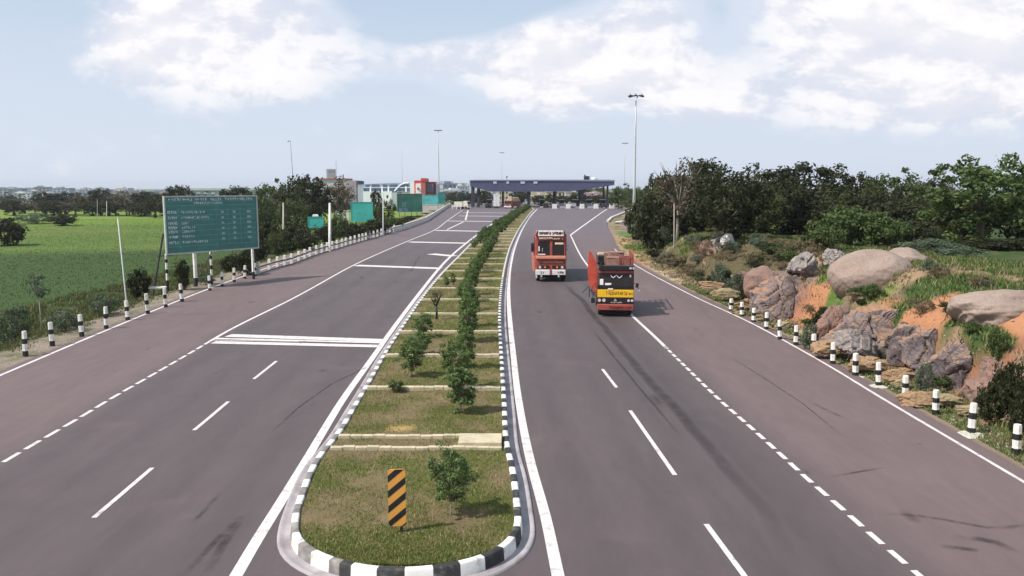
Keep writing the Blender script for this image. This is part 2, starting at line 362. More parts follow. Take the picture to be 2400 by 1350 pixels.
def build_road():
    ys = np.r_[np.arange(-30, 336, 1.)]; k = np.linspace(0, 1, 141)
    lb, rb = LB(ys), RB(ys); X = lb[:, None]+(rb-lb)[:, None]*k[None]; Y = np.repeat(ys[:, None], 141, 1)
    Z = zroad(Y)
    x, y = X.ravel(), Y.ravel()
    ls, lm, rm, rs = cLS(y), cLM(y), cRM(y), clampc(cRS, b=126)(y)
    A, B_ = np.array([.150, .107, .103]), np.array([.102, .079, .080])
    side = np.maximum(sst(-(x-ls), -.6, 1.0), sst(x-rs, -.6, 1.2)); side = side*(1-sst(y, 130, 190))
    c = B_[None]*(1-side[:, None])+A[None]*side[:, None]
    for off, base in ((.9, lm), (-1., None)): pass
    for cx in (rm+1.1, rm+2.9, rs-1.05, rs-2.7, lm-1.1, lm-2.9, ls+1., ls+2.8):                      # wheel tracks polished darker
        c = c*(1-.10*np.exp(-((x-cx)/.42)**2))[:, None]
    c = c*(1-.16*np.exp(-((x-(rs-1.5))/.35)**2)*(1-sst(y, 60, 90)))[:, None]
    far = sst(y, 70, 150)[:, None]; c = c*(1-far)+np.array([.132, .104, .116])*far  # distant asphalt turns lavender: sky gloss painted into the tone
    nr, nc = X.shape; i = (np.arange(nr-1)[:, None]*nc+np.arange(nc-1)[None]).ravel()
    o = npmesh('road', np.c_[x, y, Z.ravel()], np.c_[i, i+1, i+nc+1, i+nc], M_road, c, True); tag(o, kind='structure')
build_road()

# ------------------------------------------------------------------ road markings
def ribbon(mb, f, y0, y1, w, off=.006, step=.7, jit=0.):
    ys = np.linspace(y0, y1, max(3, int((y1-y0)/step)+2)); xs = f(ys); dx = np.gradient(xs, ys) if len(ys) > 1 else xs*0
    L = np.sqrt(1+dx**2); k = len(mb.v); zz = zroad(ys)+off
    for x, y, z, s, l in zip(xs, ys, zz, dx, L):
        ww = w*(1+jit*(rnd.random()-.5)); mb.v += [(x-ww/2/l, y+ww/2*s/l, z), (x+ww/2/l, y-ww/2*s/l, z)]
    for i in range(len(ys)-1): mb.f.append((k+2*i, k+2*i+1, k+2*i+3, k+2*i+2)); mb.m.append(0)
def strip(mb, a, b, w, off=.007, wpx=None):
    a, b = Vector(P(*a, off)), Vector(P(*b, off)); n = 10; d = (b-a); s = Vector((-d.y, d.x, 0)).normalized()*w/2
    k = len(mb.v)
    for i in range(n+1):
        p = a.lerp(b, i/n); z = float(zroad(p.y))+off; mb.v += [(p.x-s.x, p.y-s.y, z), (p.x+s.x, p.y+s.y, z)]
    for i in range(n): mb.f.append((k+2*i, k+2*i+1, k+2*i+3, k+2*i+2)); mb.m.append(0)
mb = MB()
ribbon(mb, cRE, -5, 92, .12, jit=.3); ribbon(mb, cRM, -5, 13.4, .24); ribbon(mb, cRM, 13.8, 238, .25)
ribbon(mb, cLE, -5, 88, .16, jit=.2); ribbon(mb, cLM, -5, 13.8, .22); ribbon(mb, cLM, 14.2, 200, .26)
y = 8.
while P(1560, 815)[1] > y: ribbon(mb, cRS, y, y+.60, .14, step=.3); y += .88
ribbon(mb, cRS, P(1565, 818)[1], P(1337, 551)[1], .17)
strip(mb, (1337, 551), (1423, 490), .3)
y = 8.
while P(485, 806)[1] > y: ribbon(mb, cLS, y, y+.80, .14, step=.4); y += 1.08
ribbon(mb, cLS, P(492, 800)[1], P(1084, 493)[1], .17)
for a, b in [((1655,1228),(1760,1370)), ((1477,962),(1582,1113)), ((1412,865),(1445,908)), ((220,1213),(357,1096)), ((455,1008),(535,941)), ((595,888),(648,846))]: strip(mb, a, b, .125)
for v0, v1, w in ((786, 798, .75), (793, 803, .35), (802, 811, .6)): strip(mb, (500 if v0 > 790 else 535, v0), (897-(v1-797)*.8, v1), w, .008)
strip(mb, (497, 797), (700, 800), .12, .0085)
for a, b, w in [((835,622),(1032,629),1.3), ((1010,595),(1064,600),1.3), ((960,567),(1093,570),1.7), ((1022,540),(1125,542),1.9), ((1050,518),(1160,519),1.9), ((1075,506),(1185,507),1.7), ((1085,498),(1190,499),1.5), ((1097,493),(1091,516),.35), ((1048, 538), (1086, 520), .3)]: strip(mb, a, b, w)
o = mb.build('road_markings', M_line, fix=False); tag(o, kind='structure')

# tyre marks and sealed cracks lying on the asphalt
def mark_mat(name, col, dens, lo=.3, hi=.7, sc=1.6):
    m = bpy.data.materials.new(name); m.use_nodes = True; t = NT(m.node_tree); tc = t.n('ShaderNodeTexCoord').outputs['Object']
    b = t.n('ShaderNodeBsdfPrincipled'); b.inputs['Base Color'].default_value = (*col, 1); b.inputs['Roughness'].default_value = .8
    a = t.n('ShaderNodeAttribute'); a.attribute_name = 'tone'
    t.set(b.inputs['Alpha'], t.m('MULTIPLY', t.m('MULTIPLY', t.ss(t.noise(tc, sc, 6, .7), lo, hi), dens), a.outputs[2]))
    o = t.n('ShaderNodeOutputMaterial'); t.t.links.new(b.outputs[0], o.inputs[0]); return m
def soft_marks(name, lines, m, off):
    V, Fs, Cs = [], [], []
    for li, (pts, w) in enumerate(lines):
        q = np.array([P(u, v)[:2] for u, v in pts]); q = resample0(q, .4); tg = np.gradient(q, axis=0); tg /= np.hypot(*tg.T)[:, None]; nn = np.c_[-tg[:, 1], tg[:, 0]]; L = len(q)
        q = q+nn*((fbm(np.arange(L)*.15+li*7, np.zeros(L), 3, li)-.5)*.5*w*2)[:, None]
        k0 = len(V)
        for i in range(L):
            e = min(1, i/(L*.2+1), (L-1-i)/(L*.2+1))
            for a, f in ((-1, 0), (-.45, .8), (0, 1), (.45, .8), (1, 0)):
                x, y = q[i]+nn[i]*a*w; V.append((x, y, float(zroad(y))+off)); Cs.append((f*e,)*3)
        Fs += [(k0+i*5+j, k0+i*5+j+1, k0+i*5+j+6, k0+i*5+j+5) for i in range(L-1) for j in range(4)]
    tag(npmesh(name, V, Fs, m, np.array(Cs)), kind='structure')
def resample0(p, s):
    seg = np.r_[0, np.cumsum(np.hypot(*np.diff(p, axis=0).T))]; q = np.linspace(0, seg[-1], max(6, int(seg[-1]/s)+1)); return np.c_[np.interp(q, seg, p[:, 0]), np.interp(q, seg, p[:, 1])]
M_skid = mark_mat('tyre_rubber', (.035, .028, .03), .75)
soft_marks('tyre_marks', [([(425, 1350), (500, 1270), (575, 1203)], .10), ([(480, 1350), (530, 1270), (577, 1205)], .13), ([(440, 1235), (522, 1150)], .08), ([(2060, 1205), (2180, 1212), (2330, 1240), (2430, 1225)], .10), ([(2230, 1255), (2330, 1268), (2390, 1300)], .16), ([(2200, 1280), (2300, 1290)], .12),
    ([(960, 640), (985, 598)], .08), ([(870, 740), (940, 742)], .07), ([(1940, 1118), (2080, 1095)], .06), ([(1895, 940), (1990, 985)], .1)], M_skid, .0105)
soft_marks('dark_seams', [([(1300,655),(1330,672),(1370,710),(1410,760),(1470,835),(1560,935),(1650,1030),(1720,1110),(1790,1200),(1840,1280),(1850,1370)], .26), ([(1385, 770), (1450, 850), (1530, 945), (1600, 1030)], .07)], mark_mat('seam_bitumen', (.04, .032, .035), .5, .1, .6), .0095)
soft_marks('cracks', [([(625,1022),(700,955),(780,898),(878,852),(905,838)], .035), ([(1700, 830), (1780, 880), (1880, 945), (1990, 1035)], .03)], mark_mat('crack', (.02, .018, .018), .8, .3, .6, 4), .0115)
g_ = random.Random(77); st_ = []
for k in range(26):                                                # oil drips and rubbed patches along the lanes
    yy_ = g_.uniform(15, 75); f_ = g_.choice((cRM, cRS, cRS, cLM, cLS)); xx_ = float(f_(yy_))+g_.uniform(-2.6, 2.6); st_.append((xx_, yy_))
V, Fs, Cs = [], [], []
for (xx_, yy_) in st_:
    r_ = g_.uniform(.08, .32); e_ = g_.uniform(1, 4); k0 = len(V); V.append((xx_, yy_, float(zroad(yy_))+.0125)); Cs.append((1, 1, 1))
    for j in range(12): a_ = j*math.pi/6; V.append((xx_+r_*math.cos(a_)*g_.uniform(.7, 1.2), yy_+r_*e_*math.sin(a_), float(zroad(yy_+r_*e_*math.sin(a_)))+.0125)); Cs.append((0, 0, 0))
    Fs += [(k0, k0+1+j, k0+1+(j+1) % 12) for j in range(12)]
tag(npmesh('oil_stains', V, Fs, mark_mat('oil', (.04, .03, .03), .55, .25, .7, 3), np.array(Cs)), kind='structure')

# ------------------------------------------------------------------ median: kerb, gutter, soil
KH = .27
nose = [(699,1214),(696,1253),(720,1280),(780,1307),(834,1322),(906,1331),(975,1331),(1050,1320),(1104,1311),(1155,1292),(1194,1265),(1206,1238)]
yL0, yR0 = P(699, 1205, KH)[1], P(1206, 1230, KH)[1]
yend = 243.
ysl = np.arange(yend, yL0, -.52); ysr = np.arange(yR0, yend, .52)
cGRc, cGLc = clampc(cGR, b=250), clampc(cGL, b=250)
path = [(float(cGLc(y)), float(y)) for y in ysl]+[P(u, v, KH)[:2] for u, v in nose]+[(float(cGRc(y)), float(y)) for y in ysr]
# resample evenly (one painted kerb stone each .52 m)
def resample(p, s):
    p = np.array(p); seg = np.r_[0, np.cumsum(np.hypot(*np.diff(p, axis=0).T))]; q = np.linspace(0, seg[-1], int(seg[-1]/s)+1)
    return np.c_[np.interp(q, seg, p[:, 0]), np.interp(q, seg, p[:, 1])]
KP = resample(path, .26); 
for _ in range(6): KP[1:-1] = .25*KP[:-2]+.5*KP[1:-1]+.25*KP[2:]
tang = np.gradient(KP, axis=0); tang /= np.hypot(*tang.T)[:, None]; NRM = np.c_[tang[:, 1], -tang[:, 0]]      # points outward (right of travel)
cx_mid = (cGLc(KP[:, 1])+cGRc(KP[:, 1]))/2
if np.mean(np.sum((KP[400:800]-np.c_[cx_mid[400:800], KP[400:800, 1]])*NRM[400:800], 1)) < 0: NRM = -NRM
def sweep(name, prof, mats, mat_i, kp=KP, nn=NRM, zf=zroad, smooth=False):
    # prof: list of (offset outward, z)
    n = len(prof); V = []; zr = zroad(kp[:, 1])
    for (o_, z_) in prof: V.append(np.c_[kp+nn*o_, zr+z_])
    V = np.stack(V, 1).reshape(-1, 3); m = len(kp); i = (np.arange(m-1)[:, None]*n+np.arange(n-1)[None]).ravel()
    o = npmesh(name, V, np.c_[i, i+1, i+n+1, i+n], mats, None, smooth)
    if mat_i is not None: o.data.polygons.foreach_set('material_index', np.repeat(mat_i(np.arange(m-1)), n-1).astype(np.int32))
    return o
imid = int(np.argmin(KP[:, 1]))
def kmat(i):
    y = KP[i, 1]; painted = y < 62; blk = ((i-imid)//2) % 2
    return np.where(painted, np.where((blk == 1) & (i < imid-5), 3, blk), 2)
M_kw = mat('kerb_white', (.74, .72, .68), .7, .08, 3, .2, 30, dirt=((.30, .26, .22), .50, .75)); M_kb = mat('kerb_black', (.035, .033, .033), .7, .3, 4, .2, 30, dirt=((.26, .24, .22), .52, .6)); M_kc = mat('kerb_cream', (.55, .50, .45), .8, .12, 1.5, .2, 20, dirt=((.22, .19, .16), .55, .6))
o = sweep('kerb', [(-.01, KH-.1), (-.005, KH), (.02, KH+.012), (.13, KH+.012), (.155, KH-.01), (.18, -.02)], [M_kw, M_kb, M_kc, mat('kerb_worn_black', (.20, .18, .17), .8, .2, 3, .2, 30, dirt=((.42, .38, .34), .52, .6))], kmat); tag(o, kind='structure')
M_gut = mat('gutter_concrete', (.36, .325, .335), .85, .14, 1.2, .2, 20, dirt=((.20, .17, .16), .46, .7))
o = sweep('gutter', [(.17, .02), (.28, .012), (.33, .018), (.39, .045), (.44, .045), (.46, -.01)], [M_gut], None); tag(o, kind='structure')
# median soil: fan of rows between the two kerbs
def gcol_med(x, y):
    n = fbm(x*.9, y*.9, 5, 71)[:, None]; n2 = fbm(x*3, y*3, 4, 77)[:, None]
    c = np.array([.165, .125, .065])*(1-sst(n, .4, .6))+np.array([.10, .105, .03])*sst(n, .4, .6)
    c = c*(1-sst(n2, .55, .68)*.5)+np.array([.22, .16, .09])*sst(n2, .55, .68)*.5
    dp = P(945, 1000, KH); k = .8*(1-sst(np.hypot((x-dp[0])/.55, (y-dp[1])/.5)+(n2[:, 0]-.5)*1.3, .3, 1.))[:, None]
    return c*(1-k)+np.array([.46, .30, .13])*k
loopL = KP[:imid+1][::-1]; loopR = KP[imid:]
ym0 = KP[imid, 1]+.03
ym = np.r_[ym0+np.array([0, .05, .12, .2, .3, .42, .56, .7, .9, 1.1, 1.3]), np.arange(ym0+1.5, 45, .25), np.arange(45, yend, 1.)]
def medx(y): return np.interp(y, loopL[:, 1], loopL[:, 0]), np.interp(y, loopR[:, 1], loopR[:, 0])
ml, mr = medx(ym); k = np.linspace(0, 1, 25); X = ml[:, None]+(mr-ml)[:, None]*k; Y = np.repeat(ym[:, None], 25, 1)
def zmed(x, y): return zroad(y)+KH-.05+.05*(fbm(np.asarray(x)*1.5, np.asarray(y)*1.5, 3, 3)-.3)
i = (np.arange(len(ym)-1)[:, None]*25+np.arange(24)[None]).ravel()
o = npmesh('median_ground', np.c_[X.ravel(), Y.ravel(), zmed(X.ravel(), Y.ravel())], np.c_[i, i+1, i+26, i+25], M_ground, gcol_med(X.ravel(), Y.ravel()), True); tag(o, kind='structure')

# ------------------------------------------------------------------ grass (blades, uncountable)
M_blade = mat('grass_blades', (1, 1, 1), .8, .12, 2, attr=True, spec=.2, trans=.15)
def blades(name, x, y, z, h, w, col, label=None):
    n = len(x); a = rng.uniform(0, 2*np.pi, n); dx, dy = np.cos(a)*w/2, np.sin(a)*w/2; lx, ly = rng.normal(0, .45, n)*h, rng.normal(0, .45, n)*h
    V = np.stack([np.c_[x-dx, y-dy, z-.02], np.c_[x+dx, y+dy, z-.02], np.c_[x+lx, y+ly, z+h]], 1).reshape(-1, 3)
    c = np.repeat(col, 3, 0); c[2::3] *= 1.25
    o = npmesh(name, V, np.arange(3*n).reshape(-1, 3), M_blade, c); tag(o, label, 'grass', kind='stuff'); return o
def bladecol(n, pal, p):
    pal = np.array(pal); k = rng.choice(len(pal), n, p=p); return pal[k]*rng.uniform(.7, 1.3, (n, 1))
N = 130000; yy = ym0+.1+(rng.random(N)**1.9)*75; l_, r_ = medx(yy); xx = l_+.04+(r_-l_-.08)*rng.random(N)
m_ = fbm(xx*.9, yy*.9, 5, 71); keep = (m_+rng.normal(0, .08, N) > .36) & (np.hypot((xx-P(945,1000,KH)[0])/.55, (yy-P(945,1000,KH)[1])/.5) > rng.uniform(.1, 1.1, len(xx))); xx, yy, m_ = xx[keep], yy[keep], m_[keep]
g = bladecol(len(xx), [(.075, .125, .025), (.13, .17, .04), (.25, .22, .09), (.30, .25, .13)], [.26, .30, .27, .17])
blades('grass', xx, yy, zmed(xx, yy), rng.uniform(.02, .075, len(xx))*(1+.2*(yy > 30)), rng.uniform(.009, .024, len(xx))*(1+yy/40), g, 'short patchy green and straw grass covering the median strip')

# right bank grass
N = 210000; yy = 16+rng.random(N)**1.15*96; dd = rng.uniform(.6, 13, N); xx = RB(yy)+dd
cc = ground_color(xx, yy); green = (cc[:, 1] > cc[:, 0]*1.12)
dry = (~green) & (rng.random(N) < .35) & (fbm(xx*.9, yy*.9, 4, 95) > .47)
keep = (green | dry) & (rng.random(N) < np.interp(yy, [16, 30, 75, 110], [1, .9, .5, .4])); xx, yy, cc, dry = xx[keep], yy[keep], cc[keep], dry[keep]
c2 = cc*rng.uniform(.7, 1.6, (len(xx), 1))*np.array([1.0, 1.05, .9]); c2[rng.random(len(xx)) < .26] = (.26, .22, .10); c2[dry] = np.array([(.20, .15, .09), (.10, .10, .04), (.27, .21, .13)])[rng.integers(0, 3, int(dry.sum()))]
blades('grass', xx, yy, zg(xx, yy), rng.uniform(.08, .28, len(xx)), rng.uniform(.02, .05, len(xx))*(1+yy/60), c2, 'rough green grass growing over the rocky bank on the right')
N = 26000; yy = rng.uniform(16, 60, N); dd = .3+rng.exponential(.75, N); xx = RB(yy)+dd
blades('grass', xx, yy, zg(xx, yy), rng.uniform(.04, .16, N), rng.uniform(.02, .045, N), bladecol(N, [(.07, .11, .03), (.2, .19, .08)], [.65, .35]), 'thin weedy grass along the right road verge')
# left verge weeds
N = 110000; yy = 24+(rng.random(N)**1.3)*76; dd = 1.2+rng.random(N)**.8*13; xx = LB(yy)-dd
keep = fbm(xx*.7, yy*.7, 4, 91)+rng.normal(0, .06, N) > .44; xx, yy, dd = xx[keep], yy[keep], dd[keep]
blades('grass', xx, yy, zg(xx, yy), rng.uniform(.08, .30, len(xx))*np.clip(dd/4, .4, 1.5), rng.uniform(.02, .05, len(xx))*(1+yy/50), bladecol(len(xx), [(.05, .085, .02), (.09, .12, .035), (.17, .15, .08), (.11, .085, .05)], [.3, .2, .25, .25]), 'dark scrubby weeds covering the left roadside slope')
# crop in the field
N = 90000; yy = rng.uniform(45, 230, N); ee = 9+rng.random(N)*np.interp(yy, [45, 230], [40, 130]); xx = LB(yy)-ee
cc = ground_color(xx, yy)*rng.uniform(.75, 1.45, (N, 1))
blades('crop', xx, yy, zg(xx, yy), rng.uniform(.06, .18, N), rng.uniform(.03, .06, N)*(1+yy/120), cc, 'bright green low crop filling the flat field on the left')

# ------------------------------------------------------------------ trees and shrubs
M_bark = mat('bark', (.13, .095, .07), .9, .3, 5, .5, 12); M_barkpale = mat('pale_bark', (.33, .29, .24), .85, .2, 5, .3, 12)
def crown_mesh(name, m, seed, nc, per, leaf, rad=(.5, .5, .38), cz=.62, clump=.13, shape=1., low=.0, elong=1.):
    g = np.random.default_rng(seed)
    th = g.uniform(0, 2*np.pi, nc); ph = np.arccos(g.uniform(-1, 1, nc)); rr = g.uniform(.35, 1, nc)**.6
    lump = 1+.28*np.sin(th*3+seed)*np.sin(ph*2+seed*1.7)+.12*np.sin(th*7+seed*2)
    cen = np.c_[rad[0]*rr*lump*np.sin(ph)*np.cos(th), rad[1]*rr*lump*np.sin(ph)*np.sin(th), cz+rad[2]*rr*lump*np.cos(ph)]
    cs = clump*g.uniform(.45, 1.25, nc)
    ci = np.repeat(np.arange(nc), per); n = len(ci)
    d = g.normal(0, 1, (n, 3)); d /= np.linalg.norm(d, axis=1)[:, None]; p = cen[ci]+d*(cs[ci]*g.uniform(.25, 1.1, n)**.7)[:, None]*np.array([1, 1, .8])
    p[:, 2] = np.maximum(p[:, 2], low)
    nn = d+g.normal(0, .6, (n, 3)); nn /= np.linalg.norm(nn, axis=1)[:, None]
    a = np.cross(nn, g.normal(0, 1, (n, 3))); a /= np.linalg.norm(a, axis=1)[:, None]; b = np.cross(nn, a)
    s = leaf*g.uniform(.5, 1.4, n)[:, None]
    V = np.stack([p-a*s*elong, p+b*s*.55, p+a*s*elong, p-b*s*.55], 1).reshape(-1, 3)
    me = npmesh(name, V, np.arange(4*n).reshape(-1, 4), m); return me, cen
def make_tree(name, label, cat, m, seed, bark=None, nc=70, per=60, leaf=.03, trunk=.035, fork=.3, limbs=9, lean=0., twigs=0, **k):
    t = thing(name, label, cat)
    cr, cen = crown_mesh('crown', m, seed, nc, per, leaf, **k); cr.parent = t
    g = random.Random(seed); mb = MB()
    top = Vector((lean, 0, fork)); mb.tube([(0, 0, -.06), (lean*.4, 0, fork*.5), top], [trunk*1.25, trunk, trunk*.85], 7)
    idx = list(range(len(cen))); g.shuffle(idx)
    for j in idx[:limbs]:
        c = Vector(cen[j]); mid = top.lerp(c, .5)+Vector((g.uniform(-.04, .04), g.uniform(-.04, .04), .03)); mb.tube([top-Vector((0, 0, .02)), mid, c], [trunk*.6, trunk*.35, trunk*.12], 5)
    for j in range(twigs):
        c = Vector((g.uniform(-.33, .33), g.uniform(-.3, .3), g.uniform(.8, 1.08))); mb.tube([c*.75+Vector((0, 0, .12)), c], [.008, .003], 4)
    o = mb.build('trunk', bark or M_bark, t, smooth=True)
    t.location = (0, -300, -50); t['proto'] = 1
    return t
L_dark = leafmat('dark_foliage', (.034, .038, .014)); L_mid = leafmat('mid_foliage', (.068, .086, .028)); L_hedge = leafmat('hedge_foliage', (.085, .125, .038)); L_bright = leafmat('fresh_foliage', (.078, .11, .034))
L_brown = leafmat('dry_foliage', (.085, .065, .04)); L_shrub = leafmat('shrub_foliage', (.12, .17, .06)); L_grey = leafmat('grey_foliage', (.10, .125, .085)); L_haze = leafmat('distant_foliage', (.07, .08, .055))
L_pink = leafmat('blossom', (.55, .42, .50)); L_yellow = leafmat('yellow_foliage', (.30, .32, .04)); L_dry = leafmat('dry_brush', (.17, .13, .08))
class Lib: pass
used = {}
def place(proto, u, vt, Y, wpx, label, loc=None, group=None, vb=None, cat=None, rz=None, name=None, sink=.0):
    """stand a tree or shrub at depth Y; height and spread follow from its outline"""
    x = (u-1200)/F*1.0; p = at(u, vt, Y); gx = p[0]; gz = float(zg(gx, Y)) if loc is None else loc[2]
    if loc is not None: gx = loc[0]
    h = max(.3, p[2]-gz); w = wpx*Y/F
    t = PROT[proto]; r = rnd.uniform(0, 6.28) if rz is None else rz
    o = dup(t, (gx, Y, gz-sink*h), r, label, (w/WID[proto], w/WID[proto], h/HGT[proto]), group)
    if name: o.name = name
    if cat: o['category'] = cat
    if 'proto' in o: del o['proto']
    return o
PROT, WID, HGT = {}, {}, {}
def reg(k, t):
    PROT[k] = t; cr = [c for c in t.children if c.name.startswith('crown')][0]
    a = np.empty(len(cr.data.vertices)*3, np.float32); cr.data.vertices.foreach_get('co', a); a = a.reshape(-1, 3)
    WID[k] = np.percentile(a[:, 0], 98)-np.percentile(a[:, 0], 2); HGT[k] = np.percentile(a[:, 2], 99.3)
reg('dome', make_tree('tree', 'x', 'tree', L_dark, 3, nc=110, per=62, leaf=.026, rad=(.5,.5,.44), cz=.54, clump=.13))
reg('broad', make_tree('tree', 'x', 'tree', L_dark, 8, nc=120, per=60, leaf=.026, rad=(.6, .6, .42), cz=.55, clump=.13))
reg('mid', make_tree('tree', 'x', 'tree', L_mid, 12, nc=95, per=60, leaf=.026, rad=(.48, .48, .47), cz=.52, clump=.12))
reg('bright', make_tree('tree', 'x', 'tree', L_bright, 15, nc=120, per=60, leaf=.024, rad=(.46, .46, .46), cz=.52, clump=.10))
reg('brown', make_tree('tree', 'x', 'tree', L_brown, 19, M_barkpale, nc=60, per=34, leaf=.022, rad=(.36, .36, .34), cz=.66, clump=.12, twigs=26, limbs=16, trunk=.022, fork=.42))
reg('bush', make_tree('bush', 'x', 'bush', L_bright, 23, nc=60, per=60, leaf=.045, rad=(.7, .6, .42), cz=.5, clump=.2, fork=.2, trunk=.03))
reg('darkbush', make_tree('bush', 'x', 'bush', L_dark, 27, nc=60, per=60, leaf=.045, rad=(.6, .55, .45), cz=.48, clump=.2, fork=.2, trunk=.03))
reg('greybush', make_tree('bush', 'x', 'bush', L_grey, 29, nc=55, per=40, leaf=.035, rad=(.6, .5, .44), cz=.5, clump=.18, fork=.2, trunk=.02))
reg('drybush', make_tree('bush', 'x', 'bush', L_dry, 33, M_barkpale, nc=50, per=36, leaf=.04, rad=(.7, .6, .4), cz=.42, clump=.2, fork=.15, trunk=.02, limbs=16))
reg('shrub', make_tree('shrub', 'x', 'shrub', L_shrub, 37, M_barkpale, nc=64, per=64, leaf=.016, rad=(.19, .19, .44), cz=.54, clump=.075, fork=.2, trunk=.012, limbs=24, elong=1.6))
reg('shrubw', make_tree('shrub', 'x', 'shrub', L_shrub, 39, M_barkpale, nc=64, per=70, leaf=.016, rad=(.27, .27, .42), cz=.56, clump=.085, fork=.2, trunk=.012, limbs=26, elong=1.6))
reg('hedge', make_tree('shrub', 'x', 'shrub', L_hedge, 41, nc=40, per=36, leaf=.055, rad=(.5, .5, .4), cz=.5, clump=.2, fork=.2, trunk=.03, elong=1.3))
reg('far', make_tree('tree', 'x', 'tree', L_haze, 45, nc=60, per=34, leaf=.035, rad=(.5, .5, .42), cz=.56, clump=.14))
reg('pink', make_tree('tree', 'x', 'tree', L_pink, 49, nc=50, per=40, leaf=.03, rad=(.5, .5, .34), cz=.62, clump=.13))
reg('yellow', make_tree('tree', 'x', 'tree', L_yellow, 51, nc=50, per=40, leaf=.03, rad=(.5, .5, .38), cz=.58, clump=.13))
reg('sapling', make_tree('sapling', 'x', 'tree', L_grey, 55, M_barkpale, nc=22, per=30, leaf=.018, rad=(.16, .16, .25), cz=.72, clump=.08, fork=.55, trunk=.008, limbs=8))

# right-hand trees, left to right
RT = [('mid', 1530, 425, 100, 70, 'small green tree left of the brown tree near the tall mast'),
 ('brown', 1592, 378, 84, 95, 'thin brownish tree with bare twigs at the top and pale trunk'),
 ('dome', 1652, 380, 92, 130, 'tall dark domed tree just right of the bare-topped brown tree'),
 ('dome', 1560, 410, 105, 70, 'dark tree behind the brownish twiggy tree'),
 ('broad', 1712, 404, 66, 165, 'broad dark tree with leaning trunk above the brown scrub bank'),
 ('mid', 1790, 392, 96, 90, 'loose-topped tree rising between the two largest dark trees'),
 ('mid', 1770, 432, 72, 120, 'low dark tree filling the gap right of the leaning-trunk tree'),
 ('dome', 1885, 388, 88, 175, 'widest dark tree with rounded crown in middle of right tree belt'),
 ('broad', 1830, 425, 80, 130, 'dark spreading tree left of the widest rounded crown'),
 ('dome', 2018, 410, 95, 75, 'narrow dark tree standing right of the widest rounded crown'),
 ('mid', 1975, 440, 84, 90, 'low dark tree under the gap in the right skyline'),
 ('mid', 2105, 400, 88, 130, 'peaked dark green tree midway between dark belt and bright green tree'),
 ('broad', 2060, 448, 82, 110, 'low dark tree in front of the peaked green tree'),
 ('dome', 2185, 425, 92, 90, 'small dark tree just left of the bright green tree'),
 ('broad', 2165, 470, 74, 120, 'low dark tree behind the scrub beside the bright green tree'),
 ('bright', 2310, 372, 58, 205, 'tall bright green leafy tree at the right of the photo'),
 ('dome', 2420, 410, 66, 120, 'dark tree cut off by the right edge of the photo'),
 ('mid', 2260, 450, 64, 110, 'dark green tree below and left of the bright green tree')]
for (p, u, vt, Y, w, lab) in RT: place(p, u, vt, Y, w, lab, group='trees along the right bank')
RBU = [('bush', 2000, 485, 56, 150, 'large bright green bush behind the smooth domed boulder'), ('bush', 2075, 512, 54, 110, 'bright green bush right of the biggest bush, behind domed boulder'), ('bush', 1935, 530, 50, 80, 'green bush above the small pale rock left of domed boulder'),
 ('drybush', 1900, 560, 50, 60, 'dry grey-brown bush above the pointed grey rock'), ('darkbush', 2140, 520, 56, 110, 'dark bush between domed boulder and bright tree'), ('greybush', 2180, 560, 50, 140, 'low grey-green scrub bush right of domed boulder'), ('greybush', 2250, 575, 47, 110, 'grey-green scrub bush left of the upright rough rock'),
 ('darkbush', 2330, 560, 52, 150, 'dark bush in shade under the bright green tree'), ('darkbush', 2400, 560, 50, 90, 'dark bush at right edge under trees'),
 ('greybush', 1530, 500, 95, 90, 'grey-green bush beside the foot of the brown tree'), ('greybush', 1575, 520, 88, 60, 'pale grey-green bush below the brown tree'), ('darkbush', 1500, 480, 108, 60, 'dark bush behind base of the tall mast on the right'),
 ('greybush', 1640, 550, 74, 40, 'small green bush on the bank below the dark domed tree'), ('drybush', 1670, 560, 66, 70, 'dry brown bush on the bank left of the leaning trunk'), ('drybush', 1730, 570, 62, 80, 'dry brown bush at the foot of the leaning trunk'), ('drybush', 1770, 590, 55, 70, 'dry brown bush above the red-brown rock'),
 ('bush', 1815, 575, 54, 60, 'fresh green bush above the red-brown rock'), ('bush', 1850, 590, 50, 50, 'fresh green bush left of the pointed grey rock'), ('greybush', 1690, 620, 56, 50, 'grey-green weeds on slope below the leaning trunk tree'), ('greybush', 1730, 640, 52, 55, 'grey-green bush on brown slope left of red-brown rock'),
 ('drybush', 1600, 600, 72, 60, 'pale dry bush on verge slope behind the yellow-fronted truck'), ('drybush', 1640, 630, 64, 45, 'pale dry bush just left of the brown slope'), ('darkbush', 1752, 670, 49, 30, 'narrow dark green bush left of the blue-grey rock face'),
 ('darkbush', 1925, 720, 37, 40, 'dark bush on the bank left of the ribbed rock face'), ('drybush', 1955, 740, 37, 50, 'dry brown bush beside the ribbed rock face'), ('drybush', 2010, 690, 38, 70, 'straw-coloured bush at upper edge of the ribbed rock face'),
 ('bush', 2340, 770, 27, 40, 'small green bush on the red soil slope'), ('darkbush', 2370, 850, 25, 70, 'dark green bush below the red soil near right edge'), ('darkbush', 2330, 900, 24.5, 60, 'dark low bush right of the dark block rock'), ('greybush', 2170, 850, 28, 40, 'green-grey bush left of the dark block rock'),
 ('bush', 2280, 755, 29, 40, 'green bush in the strip of grass above the dark block rock'), ('darkbush', 2400, 920, 23, 50, 'dark green bush above the last guard stone at right'), ('greybush', 1900, 760, 36, 40, 'grey-green weeds at the foot of the blue-grey rock face')]
for (p, u, vt, Y, w, lab) in RBU: place(p, u, vt, Y, w, lab, group='bushes on the right bank')
g5 = random.Random(37)
